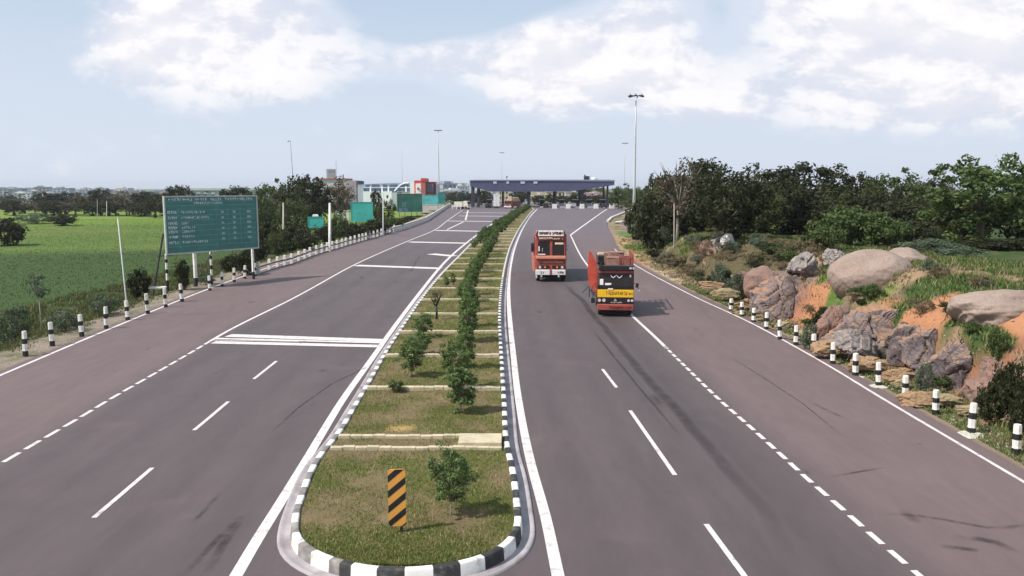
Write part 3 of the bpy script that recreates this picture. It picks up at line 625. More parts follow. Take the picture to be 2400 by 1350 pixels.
for i in range(46):
    yy = g5.uniform(50, 82); dd = g5.uniform(2.2, 6.5); xx = float(RB(yy))+dd; sc_ = g5.uniform(.7, 1.5)
    o = dup(PROT[g5.choice(('greybush', 'drybush', 'drybush', 'darkbush'))], (xx, yy, float(zg(xx, yy))), g5.uniform(0, 6), 'low tangled scrub bush on the brown slope beneath the leaning-trunk tree', (sc_, sc_, sc_*g5.uniform(.5, .8)), 'scrub on the brown slope'); o['category'] = 'bush'; del o['proto']
for (u, vt, Y, w) in ((985, 505, 196, 30), (1002, 500, 205, 26), (1018, 495, 215, 24), (958, 506, 180, 34), (935, 512, 160, 34)): place('darkbush', u, vt, Y, w, 'dark bush behind the parapet below the teal hoardings', group='bushes below the hoardings')
g5 = random.Random(31)
for i in range(62):
    yy = g5.uniform(23, 66); dd = g5.choice((1.9, 2.4, 3.4, 4.4, 5.5))+g5.uniform(-.4, .6); xx = float(RB(yy))+dd; sc_ = g5.uniform(.35, .85)*(1.2 if yy > 45 else 1)
    o = dup(PROT[g5.choice(('greybush', 'drybush', 'drybush', 'darkbush', 'bush'))], (xx, yy, float(zg(xx, yy))), g5.uniform(0, 6), 'small ragged weed clump growing between the rocks of the right bank', (sc_, sc_, sc_*g5.uniform(.6, 1.1)), 'weed clumps between the bank rocks'); o['category'] = 'weed'; o.name = 'weed'; del o['proto']
for i, (u, vt, Y, w, p) in enumerate([(1450, 440, 235, 36, 'bright'), (1478, 436, 225, 40, 'mid'), (1505, 440, 190, 46, 'bright'), (1535, 446, 160, 50, 'bright'), (1430, 448, 290, 40, 'mid'), (1462, 432, 300, 50, 'far'), (1515, 470, 150, 30, 'bright')]):
    place(p, u, vt, Y, w, 'light green tree behind the right end of the toll canopy, beside the masts', group='light green trees by the toll plaza')
for i, (u, vt, Y, w) in enumerate([(1545, 455, 90, 90), (1610, 462, 88, 90), (1690, 470, 84, 90), (1760, 462, 84, 100), (1820, 470, 82, 100), (1880, 470, 80, 110), (1940, 462, 84, 100), (2000, 462, 84, 100), (2060, 478, 78, 100), (2120, 480, 76, 100), (2190, 485, 70, 100), (2250, 490, 66, 100), (2390, 480, 62, 90), (1850, 440, 100, 120), (1740, 440, 104, 100), (1935, 455, 108, 120), (2150, 460, 100, 120), (2050, 440, 104, 110)]):
    place('darkbush', u, vt, Y, w*1.15, 'dense dark undergrowth bush beneath the dark tree belt on the right', group='undergrowth below the right tree belt')
# left: centre-left group
LT = [('dome', 555, 440, 190, 80, 'dark flat-topped tree right of the big green board'), ('mid', 640, 424, 170, 85, 'round green tree left of the tallest tree on the left side'), ('dome', 718, 416, 150, 100, 'tallest dark green tree on the left, before the grey building'),
 ('brown', 782, 418, 170, 75, 'brownish tree in front of the grey building'), ('brown', 808, 425, 185, 40, 'brown tree at the right of the grey building front'), ('mid', 600, 455, 160, 70, 'lower green tree between board and round green tree'), ('dome', 415, 437, 230, 60, 'dark tree peeping over the top left of the big board'),
 ('mid', 690, 460, 140, 70, 'green tree below the tallest left tree'), ('dome', 880, 447, 175, 24, 'small dark topiary-like tree before the white building'), ('mid', 905, 462, 150, 40, 'dark slim tree right of the square teal sign'), ('mid', 865, 478, 150, 50, 'low dark tree behind the square teal sign')]
for (p, u, vt, Y, w, lab) in LT: place(p, u, vt, Y, w, lab, group='trees left of the road')
for i, (u, vt, Y, w, p) in enumerate([(15, 452, 300, 50, 'far'), (55, 458, 280, 60, 'far'), (105, 452, 270, 50, 'dome'), (150, 452, 270, 60, 'dome'), (195, 455, 270, 55, 'brown'), (232, 444, 262, 45, 'dome'), (268, 450, 262, 50, 'brown'), (300, 448, 260, 50, 'brown'), (335, 450, 255, 50, 'dome'), (362, 455, 240, 55, 'dome'), (385, 455, 240, 50, 'brown'),
    (440, 460, 240, 60, 'dome'), (480, 458, 240, 70, 'brown'), (520, 462, 240, 50, 'dome'), (30, 470, 260, 60, 'dome'), (80, 472, 260, 60, 'brown'), (125, 470, 258, 60, 'dome'), (175, 470, 258, 60, 'brown'), (215, 472, 256, 55, 'dome'), (255, 470, 256, 60, 'dome'), (295, 470, 256, 60, 'brown'), (330, 475, 250, 60, 'dome')]):
    place(p, u, vt, Y, w, 'dark scrubby tree in the row along the far edge of the green field', group='tree row beyond the field')
LB_ = [('darkbush', 5, 512, 124, 80, 'dark bush cut off by the left edge in the green field'), ('darkbush', 148, 503, 190, 55, 'dark round bush standing alone in the green field'), ('greybush', 85, 500, 200, 90, 'low pale bush left of the lone round bush'),
 ('darkbush', 630, 520, 108, 60, 'dark bush right of the big board, below trees'), ('darkbush', 690, 530, 100, 70, 'dark bush under the small teal sign'), ('mid', 650, 540, 88, 40, 'dark tall bush by the railing start'), ('darkbush', 720, 548, 92, 55, 'dark bush behind the railing left of the white post'), ('bush', 795, 505, 112, 50, 'fresh green bush left of the square teal sign'), ('darkbush', 760, 530, 100, 50, 'dark bush behind the white post'),
 ('darkbush', 830, 525, 108, 60, 'dark bush below the square teal sign'), ('darkbush', 880, 515, 118, 60, 'dark bush left of the grey lamp post'), ('bush', 920, 510, 128, 40, 'green bush under the dark green hoarding'), ('darkbush', 570, 590, 66, 50, 'dark bush behind guard stones under the board'), ('darkbush', 425, 610, 57, 28, 'dark bush between the board posts'), ('darkbush', 325, 632, 55, 45, 'dark bush left of the board brace'),
 ('greybush', 240, 690, 46, 70, 'grey-green weeds beside the leaning striped pole'), ('greybush', 150, 730, 41, 80, 'grey-green weeds behind the second and third guard stones at left'), ('darkbush', 540, 600, 70, 40, 'dark bush below the right half of the board'), ('greybush', 480, 640, 60, 40, 'grey weeds at foot of board'), ('darkbush', 600, 560, 82, 50, 'dark bush right of the far board post'), ('greybush', 30, 720, 42, 70, 'weeds near left photo edge above first guard stone')]
for (p, u, vt, Y, w, lab) in LB_: place(p, u, vt, Y, w, lab, group='bushes left of the road', cat='bush', name='bush')
place('sapling', 87, 640, 42, 44, 'slender young tree with thin stem behind the first two guard stones at left')
# plaza background greenery
for i, (u, vt, Y, w, p) in enumerate([(1040, 448, 420, 40, 'brown'), (1068, 450, 430, 40, 'dome'), (1095, 452, 420, 36, 'dome'), (1130, 446, 380, 36, 'dome'), (1215, 448, 400, 40, 'dome'), (1250, 446, 500, 50, 'dome'), (1290, 444, 480, 50, 'brown'), (1330, 442, 420, 44, 'dome'), (1365, 438, 400, 44, 'dome'), (1400, 436, 400, 50, 'mid'), (1350, 448, 360, 30, 'mid')]):
    place(p, u, vt, Y, w, 'dark tree seen beyond the toll plaza through the canopy columns', group='trees beyond the toll plaza')
for (u, w_) in ((1262, 30), (1290, 26), (1318, 30), (1346, 28), (1372, 26), (1402, 30), (1128, 30), (1215, 30)): place('dome', u, 456+(u % 5), 292, w_, 'low dark tree close behind the toll booths', group='low trees behind the toll booths')
place('pink', 1390, 448, 300, 34, 'pale pink blossoming tree behind the toll canopy columns'); place('pink', 1424, 455, 300, 18, 'small pale blossoming tree by the right canopy column'); place('yellow', 1418, 438, 320, 20, 'small yellow-green tree by the right canopy column')

# ------------------------------------------------------------------ median planting
def med_loc(u, v): p = P(u, v, KH-.03); return (p[0], p[1], float(zmed(p[0], p[1])))
sh = [(1058, 1205, 1040, 95, 'shrubw', 'loose green shrub on the nose of the median right of the striped marker'), (1080, 966, 860, 62, 'shrub', 'slim green shrub, second from the nose in the right median row'), (1070, 912, 790, 70, 'shrubw', 'slim green shrub, third from the nose in the right median row'),
      (1092, 862, 765, 40, 'shrub', 'slim green shrub, fourth from the nose in the right median row'), (1098, 800, 700, 45, 'shrub', 'slim green shrub, fifth from the nose in the right median row'), (1102, 765, 665, 42, 'shrubw', 'slim green shrub, sixth from the nose in the right median row'),
      (965, 882, 790, 60, 'shrubw', 'bushy green shrub, nearest of the left median row'), (985, 830, 775, 50, 'shrubw', 'small bushy shrub, second of the left median row'), (992, 790, 732, 45, 'shrubw', 'bushy shrub, third of the left median row'), (928, 918, 893, 28, 'hedge', 'tiny green seedling alone at left of the median'), (1062, 668, 640, 12, 'shrub', 'tiny shrub pair, right one, left of the far median row'), (1047, 672, 648, 12, 'shrub', 'tiny shrub pair, left one, left of the far median row')]
for (u, vb, vt, w, p, lab) in sh:
    l = med_loc(u, vb); place(p, u, vt, l[1], w, lab, loc=l, group='shrubs planted in the median', cat='shrub', name='shrub')
k = 0
for y in np.arange(46, 96, 3.3):
    l, r = medx(y); x = l+(r-l)*(.60+.02*rnd.uniform(-1, 1)+max(0, (y-70))*.0); o = dup(PROT['shrub' if k % 2 else 'shrubw'], (x, y, float(zmed(x, y))), rnd.uniform(0, 6), 'slim green shrub in the unbroken middle stretch of the right median row', (1.9*rnd.uniform(.9, 1.2), 1.9, rnd.uniform(1.5, 2.0)), 'slim shrubs in the middle of the median row'); k += 1
    o['category'] = 'shrub'; del o['proto']
for y in np.arange(88, 238, 3.6):
    l, r = medx(y)
    for fr in ((.2, .48) if y < 120 else (.16, .42)):
        x = l+(r-l)*(fr+rnd.uniform(-.06, .06)); s = rnd.uniform(1.0, 1.5)
        o = dup(PROT['hedge' if rnd.random() < .6 else 'shrubw'], (x, y+rnd.uniform(-.6, .6), float(zmed(x, y))), rnd.uniform(0, 6), 'leafy green shrub in the thick planting at the far end of the median', (s, s, s*rnd.uniform(.85, 1.1)), 'thick shrubs at the far end of the median'); o['category'] = 'shrub'; del o['proto']
# dead little tree
l = med_loc(1023, 748); t = thing('dead_tree', 'small leafless dark forked tree in the left median row', 'tree', l)
mb = MB(); mb.tube([(0, 0, -.05), (.02, 0, .35), (-.02, 0, .75)], [.07, .06, .06], 7); mb.tube([(-.02, 0, .7), (-.22, 0, 1.05), (-.38, .05, 1.35)], [.05, .035, .02], 6); mb.tube([(-.02, 0, .7), (.15, 0, 1.1), (.28, -.05, 1.4)], [.06, .05, .03], 6); mb.tube([(.1, 0, 1.), (.05, .1, 1.35)], [.03, .015], 5)
mb.build('trunk', M_dark, t, smooth=True); cr, _ = crown_mesh('crown', L_brown, 61, 16, 40, .03, rad=(.32, .25, .3), cz=1.25, clump=.16); cr.parent = t
# low cross walls
i = 0
for y in np.arange(22.4, 128, 5.5):
    l, r = medx(y); l, r = l+.03, r-.03; z = float(zroad(y))+KH; mbd = MB(); cx = (l+r)/2; n = 14
    for s_ in ((0, 1.05) if i == 0 else (0,)):
        wd = .16 if i == 0 else .24; hh = .05+.04*(i > 0)
        for q in range(n):
            a = l-cx+(r-l)*q/n; b = l-cx+(r-l)*(q+1)/n; dz = rnd.uniform(-.012, .012)
            mbd.box(((a+b)/2, -s_+.02*math.sin(q*.8+i), hh/2-.1+dz), (b-a-.004, wd, hh+.2), 0)
    if i == 0: mbd.box((r-cx-.62, -.52, .03), (1.22, .85, .20), 0)
    o = mbd.build('divider_wall', M_cream, loc=(cx, y, z), bevel=.012)
    tag(o, 'double cream concrete divider with a raised block, nearest one across the median' if i == 0 else ('low cream concrete divider across the median, %s from the nose' % ['', 'second', 'third', 'fourth', 'fifth', 'sixth'][i] if i < 6 else 'low cream concrete divider across the far half of the median'), 'divider', 'concrete dividers across the median'); i += 1

# ------------------------------------------------------------------ striped hazard marker
M_or = mat('orange_reflective', (.80, .36, .07), .45, .05, 4)
b = P(932, 1243, KH); t = thing('hazard_marker', 'orange and black diagonally striped marker standing on the median nose', 'sign', b, R(2))
W_, H_, z0 = .37, 1.25, .10; ch = .05
outl = [(-W_/2+ch, 0), (W_/2-ch, 0), (W_/2, ch), (W_/2, H_-ch), (W_/2-ch, H_), (-W_/2+ch, H_), (-W_/2, H_-ch), (-W_/2, ch)]
mb = MB(); mb.prism([(x, z+z0) for x, z in outl], -.012, .012); pn = mb.build('panel', M_or, t)
def clip(poly, f):                     # keep f >= 0
    out = []
    for a, c in zip(poly, poly[1:]+poly[:1]):
        fa, fc = f(a), f(c)
        if fa >= 0: out.append(a)
        if fa*fc < 0: k_ = fa/(fa-fc); out.append((a[0]+(c[0]-a[0])*k_, a[1]+(c[1]-a[1])*k_))
    return out
mb = MB()
for k in range(-1, 6):
    lo = -.22+k*.335; hi = lo+.15; f = lambda p: p[1]-p[0]*.85
    pg = clip(clip(outl, lambda p: f(p)-lo), lambda p: hi-f(p))
    if len(pg) > 2: mb.prism([(x, z+z0) for x, z in pg], -.0155, -.0125)
mb.build('stripes', M_black, pn); mb = MB(); mb.box((.08, .03, .45), (.05, .03, 1.1)); mb.build('post', M_dark, t)

# ------------------------------------------------------------------ guard stones
def stone(seed):
    t = thing('guard_stone', 'x', 'bollard'); g = random.Random(seed)
    def blk(z0, z1, m, name):
        mb = MB(); n = 8; prof = []
        for k in range(5):
            z = z0+(z1-z0)*k/4; r = .105*(1-.08*z)+(.004*g.uniform(-1, 1)); r = r*(.82 if (z1 > .99 and k == 4) else 1); prof.append((r, z))
        V = [(r*1.05*math.copysign(abs(math.cos(a))**.7, math.cos(a)), r*math.copysign(abs(math.sin(a))**.7, math.sin(a)), z) for r, z in prof for a in [2*math.pi*(j+.5)/n for j in range(n)]]
        F_ = [(i*n+j, i*n+(j+1) % n, (i+1)*n+(j+1) % n, (i+1)*n+j) for i in range(4) for j in range(n)]+[tuple(range(n-1, -1, -1)), tuple(4*n+j for j in range(n))]
        mb.add(V, F_); return mb.build(name, m, t, smooth=False)
    blk(-.25, .22, M_black, 'black_band'); blk(.22, .50, M_white, 'white_band'); blk(.50, .70, M_black, 'black_band'); blk(.70, 1.0, M_white, 'white_band')
    return t
st0 = stone(5); first = True
ords = ['first', 'second', 'third', 'fourth', 'fifth', 'sixth', 'seventh', 'eighth', 'ninth', 'tenth', 'eleventh', 'twelfth', 'thirteenth', 'fourteenth', 'fifteenth']
left = [(60,836,776), (123,812,755), (192,790,737), (249,773,719), (300,753,704), (347,738,688), (389,723,676), (427,710,665), (492,684,646), (521,674,637), (549,664,628), (574,656,622), (598,650,617)]
right = [(2382,1065,995), (2276,1018,945), (2193,972,914), (2122,935,880), (2059,907,849), (2005,882,828), (1952,855,803), (1907,831,783), (1865,811,763), (1828,798,750), (1796,774,732), (1766,757,722), (1739,744,708), (1713,731,700)]
def put_stone(u, v, vt, label, group):
    global first
    p = P(u, v-3); z = float(zg(p[0], p[1])); h = (at(u, vt, p[1])[2]-z); s = h
    loc = (p[0], p[1], z); sc = (rnd.uniform(.92, 1.08), rnd.uniform(.92, 1.08), s)
    if first: o = st0; o.location = loc; o.scale = sc; o['label'] = label; o['group'] = group; first = False
    else: o = dup(st0, loc, rnd.uniform(-.4, .4), label, sc, group)
    o.rotation_euler = (rnd.uniform(-.04, .04), rnd.uniform(-.05, .05), rnd.uniform(-.4, .4)); return loc
for i, (u, v, vt) in enumerate(left): put_stone(u, v, vt, 'black and white banded guard stone on left verge, %s from the left photo edge' % ords[i], 'guard stones on the left verge')
M_rubble = mat('whitewashed_rubble', (.55, .52, .44), .9, .25, 6, .8, 14, dirt=((.2, .17, .12), .5, .6))
def slabmesh(name, seed, r, h, m, loc, n=9, sub=3):
    g = random.Random(seed); bm = bmesh.new(); bmesh.ops.create_icosphere(bm, subdivisions=sub, radius=1)
    for v in bm.verts:
        a = v.co.copy(); q = float(fbm(np.array([a.x*2+seed]), np.array([a.y*2+a.z*1.7]), 3, seed)[0]); v.co = Vector((a.x*r*(.8+.5*q), a.y*r*.8*(.8+.5*q), a.z*h*(.7+.7*q)))
    me = bpy.data.meshes.new(name); bm.to_mesh(me); bm.free(); me.materials.append(m); o = bpy.data.objects.new(name, me); C.objects.link(o); o.location = loc; return o
for i, (u, v, vt) in enumerate(right):
    l = put_stone(u, v, vt, 'black and white banded guard stone on right verge, %s counting from the right photo edge' % ords[i], 'guard stones on the right verge')
    if i in (1, 5, 4, 7): tag(slabmesh('rubble_footing', i+3, .38 if i != 1 else .42, .07, M_rubble, (l[0]-.05, l[1]-.05, l[2]), sub=3), 'flat whitewashed rubble around the foot of the %s guard stone from the right edge' % ords[i], 'rubble')

# ------------------------------------------------------------------ railing and parapet on the left
t = thing('roadside_railing', 'low railing of white stubby posts with dark and white rails on the left curve', 'railing', (0, 0, 0))
us = [(612, 643), (638, 634), (657, 628), (674, 624), (690, 620), (707, 613), (721, 608), (733, 603), (748, 598), (761, 594), (773, 590), (785, 587), (796, 584), (808, 580), (817, 577), (828, 574), (838, 571), (848, 568), (856, 566), (864, 564), (873, 561), (882, 559), (891, 556), (900, 553), (910, 549), (920, 546), (930, 543)]
pp = [P(u-6, v-1) for u, v in us]; t.location = (pp[0][0], pp[0][1], pp[0][2]); org = Vector(t.location)
for i, p in enumerate(pp):
    mb = MB(); d = Vector(p)-org; mb.box((d.x, d.y, d.z+.12), (.28, .28, .84), 0, taper=.95); mb.box((d.x, d.y, d.z+.80), (.26, .26, .40), 0, taper=.85); mb.build('post', M_white, t, bevel=.02)
mb = MB(); mb.tube([Vector(p)-org+Vector((0.05, -.12, .57)) for p in pp], .07, 6); mb.build('rail', M_dark, t); mb = MB(); mb.tube([Vector(p)-org+Vector((.16, -.1, .02)) for p in pp], .08, 6); mb.build('rail', M_dark, t)
us = [(925, 545), (945, 540), (965, 533), (985, 526), (1003, 519), (1020, 508), (1035, 498), (1048, 489), (1059, 482)]
pp = np.array([P(u-2, v)[:2] for u, v in us]); pp = resample(pp, 2.); tg = np.gradient(pp, axis=0); tg /= np.hypot(*tg.T)[:, None]; nn = np.c_[-tg[:, 1], tg[:, 0]]
mbw = MB(); pr = [(0, -.3), (0, .42), (.12, .5), (.12, .85), (.42, .85), (.42, -.6)]; zz = zroad(pp[:, 1])
V = [(pp[i, 0]+nn[i, 0]*a-pp[0, 0], pp[i, 1]+nn[i, 1]*a-pp[0, 1], zz[i]+b-zz[0]) for i in range(len(pp)) for a, b in pr]
mbw.add(V, [(i*6+j, i*6+j+1, i*6+j+7, i*6+j+6) for i in range(len(pp)-1) for j in range(5)]+[(0, 1, 2, 3, 4, 5), tuple((len(pp)-1)*6+j for j in (5, 4, 3, 2, 1, 0))])
tag(mbw.build('parapet_wall', M_kc, loc=(pp[0, 0], pp[0, 1], zz[0])), 'pale stepped concrete parapet along the left curve towards the toll plaza', 'wall')
# right pale kerb to the plaza
us = [(1423, 521), (1432, 512), (1447, 506), (1463, 499), (1483, 493), (1500, 489)]
pp = resample([P(u+1, v)[:2] for u, v in us], 2.); mb = MB()
mb.tube([(a, b, float(zroad(b))+.1) for a, b in pp], .35, 4); tag(mb.build('kerb', M_kc), kind='structure')
for (u, v, lab, w) in ((1465, 518, 'pale concrete slab on the grass at the bend of the right kerb', 3.6),):
    p = hit(u, v+4); o = slabmesh('concrete_slab', 5, w/2, .35, M_conc, (p[0], p[1], p[2]+.1)); tag(o, lab, 'slab')
# drop kerb line along right dirt edge near bend
# ------------------------------------------------------------------ high masts and poles
def mast(u, vt, Y, hgt, label, kind='ring', r=.28):
    p = at(u, vt, Y); t = thing('high_mast', label, 'light mast', (p[0], Y, p[2]-hgt), 0, 'tall masts around the toll plaza')
    mb = MB(); mb.tube([(0, 0, -.5), (0, 0, hgt*.3), (0, 0, hgt*.7), (0, 0, hgt)], [r, r*.75, r*.5, r*.36], 10); mb.build('pole', M_pole, t, smooth=True)
    mb = MB(); mb.box((0, 0, .6), (r*2.6, r*2.6, 1.3)); mb.build('base_box', M_pole, t, bevel=.04)
    if kind == 'ring':
        mb = MB(); mb.tube([(1.*math.cos(a), 1.*math.sin(a), hgt-.25) for a in np.linspace(0, 2*math.pi, 13)], .06, 5)
        for k in range(3): a = k*2.094; mb.tube([(0, 0, hgt-.1), (math.cos(a), math.sin(a), hgt-.25)], .05, 5)
        ring = mb.build('ring', M_dark, t)
        for k in range(6):
            a = k*math.pi/3+.3; mb = MB(); mb.box((1.3*math.cos(a), 1.3*math.sin(a), hgt-.3), (.75, .5, .28), rz=a, ry=R(12)); mb.tube([(math.cos(a)*1.3, math.sin(a)*1.3, hgt-.2), (math.cos(a)*1.35, math.sin(a)*1.35, hgt+.25)], .05, 4); mb.build('lamp', M_dark, t)
    elif kind == 'bar':
        mb = MB(); mb.box((0, 0, hgt), (3.1, .35, .18)); ar = mb.build('cross_arm', M_dark, t)
        for s in (-1.2, -.4, .4, 1.2): mb = MB(); mb.box((s, -.1, hgt+.12), (.6, .6, .14), rx=R(12)); mb.build('lamp', M_dark, t)
    elif kind == 'cam':
        mb = MB(); mb.tube([(0, 0, hgt), (-.3, 0, hgt+.45), (-.9, 0, hgt+.3)], .12, 6); mb.build('bracket', M_dark, t); mb = MB(); mb.box((-1., 0, hgt+.1), (.5, .4, .3)); mb.build('lamp', M_dark, t)
    return t
t = mast(1491, 222, 187, 28.6, 'tallest light mast, with a ring of floodlights, right of the road', 'ring', .42)
for ch in t.children:
    if ch.name.startswith('lamp') or ch.name.startswith('ring'): ch.scale = (1.15, 1.15, 1)
mast(1027, 306, 308, 29, 'light mast with a flat dark head beside the red and white building', 'bar', .35)
mast(1465, 336, 396, 29, 'thin light mast with flat bar head behind the tallest mast', 'bar', .25)
mast(1176, 358, 500, 29, 'distant thin light mast rising behind the middle of the toll canopy', 'bar', .24)
t = mast(686, 332, 371, 30, 'dark thin mast with a small hooked top on the far left', 'cam', .18)
[setattr(c_, 'active_material', M_dark) for c_ in t.children if c_.name.startswith('pole')]
t.rotation_euler = (0, R(-2), 0)
mast(941, 328, 420, 36, 'bare thin pole standing between the two buildings', 'none', .16)
def pole(u, vb, vt, r, label, m=M_pole, top=None, Y=None, du=0, striped=False):
    p = P(u, vb) if Y is None else at(u, vb, Y); q = at(u+du, vt, p[1]); h = q[2]-p[2]; t = thing('pole', label, 'pole', p)
    mb = MB(); mb.tube([(0, 0, -.3 if Y is None else -1.5), (0, 0, 0) if True else 0, (q[0]-p[0], 0, h)], [r*1.05, r, r*.75], 8); mb.build('shaft', m, t, smooth=True)
    mb = MB(); mb.tube([(q[0]-p[0], 0, h), (q[0]-p[0], 0, h+.12)], [r*.9, r*.4], 8); mb.build('cap', m, t)
    if striped:
        for z in (.12, .62): mb = MB(); mb.tube([(0, 0, z), (.0, 0, z+.24)], r*1.12, 8); mb.build('painted_band', M_black, t)
    return t
pole(773, 589, 478, .17, 'thick white post rising behind the railing left of the square teal sign', M_white)
pole(898, 553, 455, .09, 'thin grey lamp post behind the railing right of the square teal sign')
pole(664, 560, 476, .11, 'pale weathered pole among the bushes right of the big board', M_kc, Y=105)
pole(300, 745, 512, .042, 'thin leaning grey pole with striped foot beside the fifth guard stone', M_pole, du=-24, striped=True)
pole(1580, 575, 478, .07, 'pale concrete pole below the brown twiggy tree', M_barkpale, Y=80)
pole(228, 505, 468, .06, 'thin pale stake at the far side of the green field', M_kc, Y=230); pole(250, 505, 472, .08, 'white thin stake at far side of field, right of the other stake', M_white, Y=230)

# ------------------------------------------------------------------ boards
def glyphs(mb, x0, x1, z0, z1, y, n, g, m=0, th=.12, dens=1.):
    w = (x1-x0)/n; h = z1-z0
    for k in range(n):
        if g.random() > dens: continue
        cx = x0+(k+.5)*w; s = th*h
        for q in range(g.choice((2, 3, 3))):
            c = g.random()
            if c < .42: mb.box((cx+g.choice((-.3, 0, .3))*w, y, (z0+z1)/2), (s, .01, h*g.uniform(.7, 1)), m)
            elif c < .75: mb.box((cx, y, z0+h*g.choice((.08, .5, .92))), (w*.7, .01, s), m)
            else: mb.box((cx, y, (z0+z1)/2), (s, .01, h*.95), m, ry=g.choice((-.5, .5)))
M_board = mat('board_teal', (.06, .20, .175), .5, .12, 1.5, dirt=((.06, .13, .12), .5, .5)); M_boardline = mat('board_pale_line', (.16, .33, .31), .6, .2, 3); M_letter = mat('board_lettering', (.62, .72, .70), .6, .15, 5); M_frame = mat('board_frame', (.46, .50, .44), .5, .1, 3)
def big_board():
    a, b = at(387, 530, 57.0), at(602.5, 520, 63.4); A, B = Vector((a[0], a[1], 0)), Vector((b[0], b[1], 0)); W = (B-A).length; mid = (A+B)/2; rz = math.atan2(B.y-A.y, B.x-A.x)
    zt, zb = at(494, 460, mid.y)[2], at(494, 588, mid.y)[2]; g0 = float(zroad(mid.y))
    t = thing('toll_rate_board', 'large dark green toll information board with rows of pale lettering on posts', 'sign board', (mid.x, mid.y, g0), rz)
    zt -= g0; zb -= g0; Hh = zt-zb; w = W/2
    mb = MB(); mb.box((0, 0, (zt+zb)/2), (W, .08, Hh)); pn = mb.build('panel', M_board, t)
    mb = MB(); fw = .10
    for x in (-w, w): mb.box((x, -.01, (zt+zb)/2), (fw, .16, Hh+fw))
    mb.box((0, -.01, zt), (W-fw, .16, fw)); mb.box((0, -.01, zb), (W-fw, .16, fw)); mb.build('frame', M_frame, t)
    g = random.Random(4); mb = MB(); X = lambda k: -w+W*k; Z = lambda k: zb+Hh*k
    for k in (.12, .205, .30, .395, .49, .58, .665, .755, .84, .91): mb.box((0, -.044, Z(k)), (W*.95, .006, .03))
    for k in (.135, .53, .66, .80): mb.box((X(k), -.0475, Z(.44)), (.03, .006, Hh*.70))
    mb.build('ruled_lines', M_boardline, pn)
    mb = MB(); glyphs(mb, X(.04), X(.95), Z(.925), Z(.975), -.052, 34, g, 0, .2, .9); glyphs(mb, X(.3), X(.6), Z(.86), Z(.9), -.052, 16, g, 0, .2)
    for i, k in enumerate((.70, .605, .51, .43, .36, .27, .17)):
        glyphs(mb, X(.025), X(.12), Z(k), Z(k+.05), -.052, 5, g, 0, .2); glyphs(mb, X(.16), X(.16+(.25, .29, .09, .14, .14, .13, .27)[i]), Z(k), Z(k+.045), -.052, (13, 15, 4, 7, 7, 6, 12)[i], g, 0, .17)
    mb.build('lettering', M_letter, pn)
    mfp = mat('figure_plate', (.27, .43, .41), .6, .2, 4)
    for r in range(6):
        for x in (.6, .73, .90): mb = MB(); mb.box((X(x), -.050, Z(.20+.098*r+.02)), (W*(.045 if x > .8 else .03), .006, Hh*.042)); mb.build('figure_plate', mfp, pn)
    for (u, vb, Yd, wd, mm) in ((460, 697, 0, .2, 0), (596, 651, 0, .16, 0), (397, 698, 1.0, .13, 1), (502, 661, 1.1, .13, 1)):
        k_ = (u-1200)/F*1.0; r_ = ray(u, 640); k_ = r_[0]/r_[1]; xl = (k_*mid.y-mid.x)/(math.cos(rz)-k_*math.sin(rz)); mb = MB()
        mb.box((xl, .12+Yd*.2, zb*.62), (wd, wd, zb*.76+.0)); mb.box((xl, .12+Yd*.2, zb*.12-.6), (wd, wd, zb*.24+1.2), 1)
        if mm: mb.box((xl, .12+Yd*.2, zb*.5), (wd+.006, wd+.006, zb*.12), 1); mb.box((xl, .12+Yd*.2, zb*.8), (wd+.006, wd+.006, zb*.10), 1)
        mb.build('post', [M_white, M_black], t)
    mb = MB(); mb.tube([(-w+.0, .3, zt*.6), (-w-1.2, .3, -1.0)], .07, 6); mb.tube([(-w-.5, .4, zb*.95), (-w+.6, .3, zb*.95)], .03, 5); mb.tube([(-.1, .2, zb), (-1.3, .9, -.2)], .04, 5); mb.build('brace', M_dark, t)
big_board()
p = P(365, 692); t = thing('concrete_bench', 'white flat concrete slab on short legs beside the big board posts', 'bench', (p[0]-1., p[1]+1.5, float(zg(p[0]-1, p[1]+1.5))), R(14)); mb = MB(); mb.box((0, 0, .62), (2.0, .6, .12)); mb.build('seat', M_white, t, bevel=.02)
for s in (-.8, .8): mb = MB(); mb.box((s, 0, .2), (.16, .4, .74)); mb.build('leg', M_dark, t)
M_teal = mat('teal_sheet', (.055, .40, .33), .5, .1, .6, dirt=((.09, .46, .41), .5, .5)); M_teal2 = mat('pale_teal_sheet', (.10, .42, .42), .5, .22, .7); M_dgreen = mat('dark_green_sheet', (.025, .115, .09), .6, .3, .5)
def board(u0, u1, vt, vb, Y, m, name, label, posts, pw=.12, extra=None, rz=0., lower=None, dth=.12):
    a, b = at(u0, vb, Y), at(u1, vt, Y); cx = (a[0]+b[0])/2; gz = float(zg(cx, Y)); t = thing(name, label, 'sign board', (cx, Y, gz), rz); W = (b[0]-a[0]); z0, z1 = a[2]-gz, b[2]-gz
    mb = MB(); mb.box((0, 0, (z0+z1)/2), (W, dth, z1-z0)); pn = mb.build('panel', m, t)
    mb = MB()
    for x in (-W/2, W/2): mb.box((x, -.02, (z0+z1)/2), (.09, dth+.06, z1-z0+.09))
    for z in (z0, z1): mb.box((0, -.02, z), (W-.09, dth+.06, .09))
    mb.build('frame', m if m is not M_dgreen else M_steel, t)
    for x in posts: mb = MB(); mb.box((x*W/2, .02, z0/2-.1), (pw, pw, z0+.2)); mb.build('post', extra or M_dark, t)
    return t, pn, W, z0, z1
t, pn, W, z0, z1 = board(824, 873, 474, 519, 122, M_teal, 'square_sign', 'square bright teal sign board behind the railing', (-.55, .6))
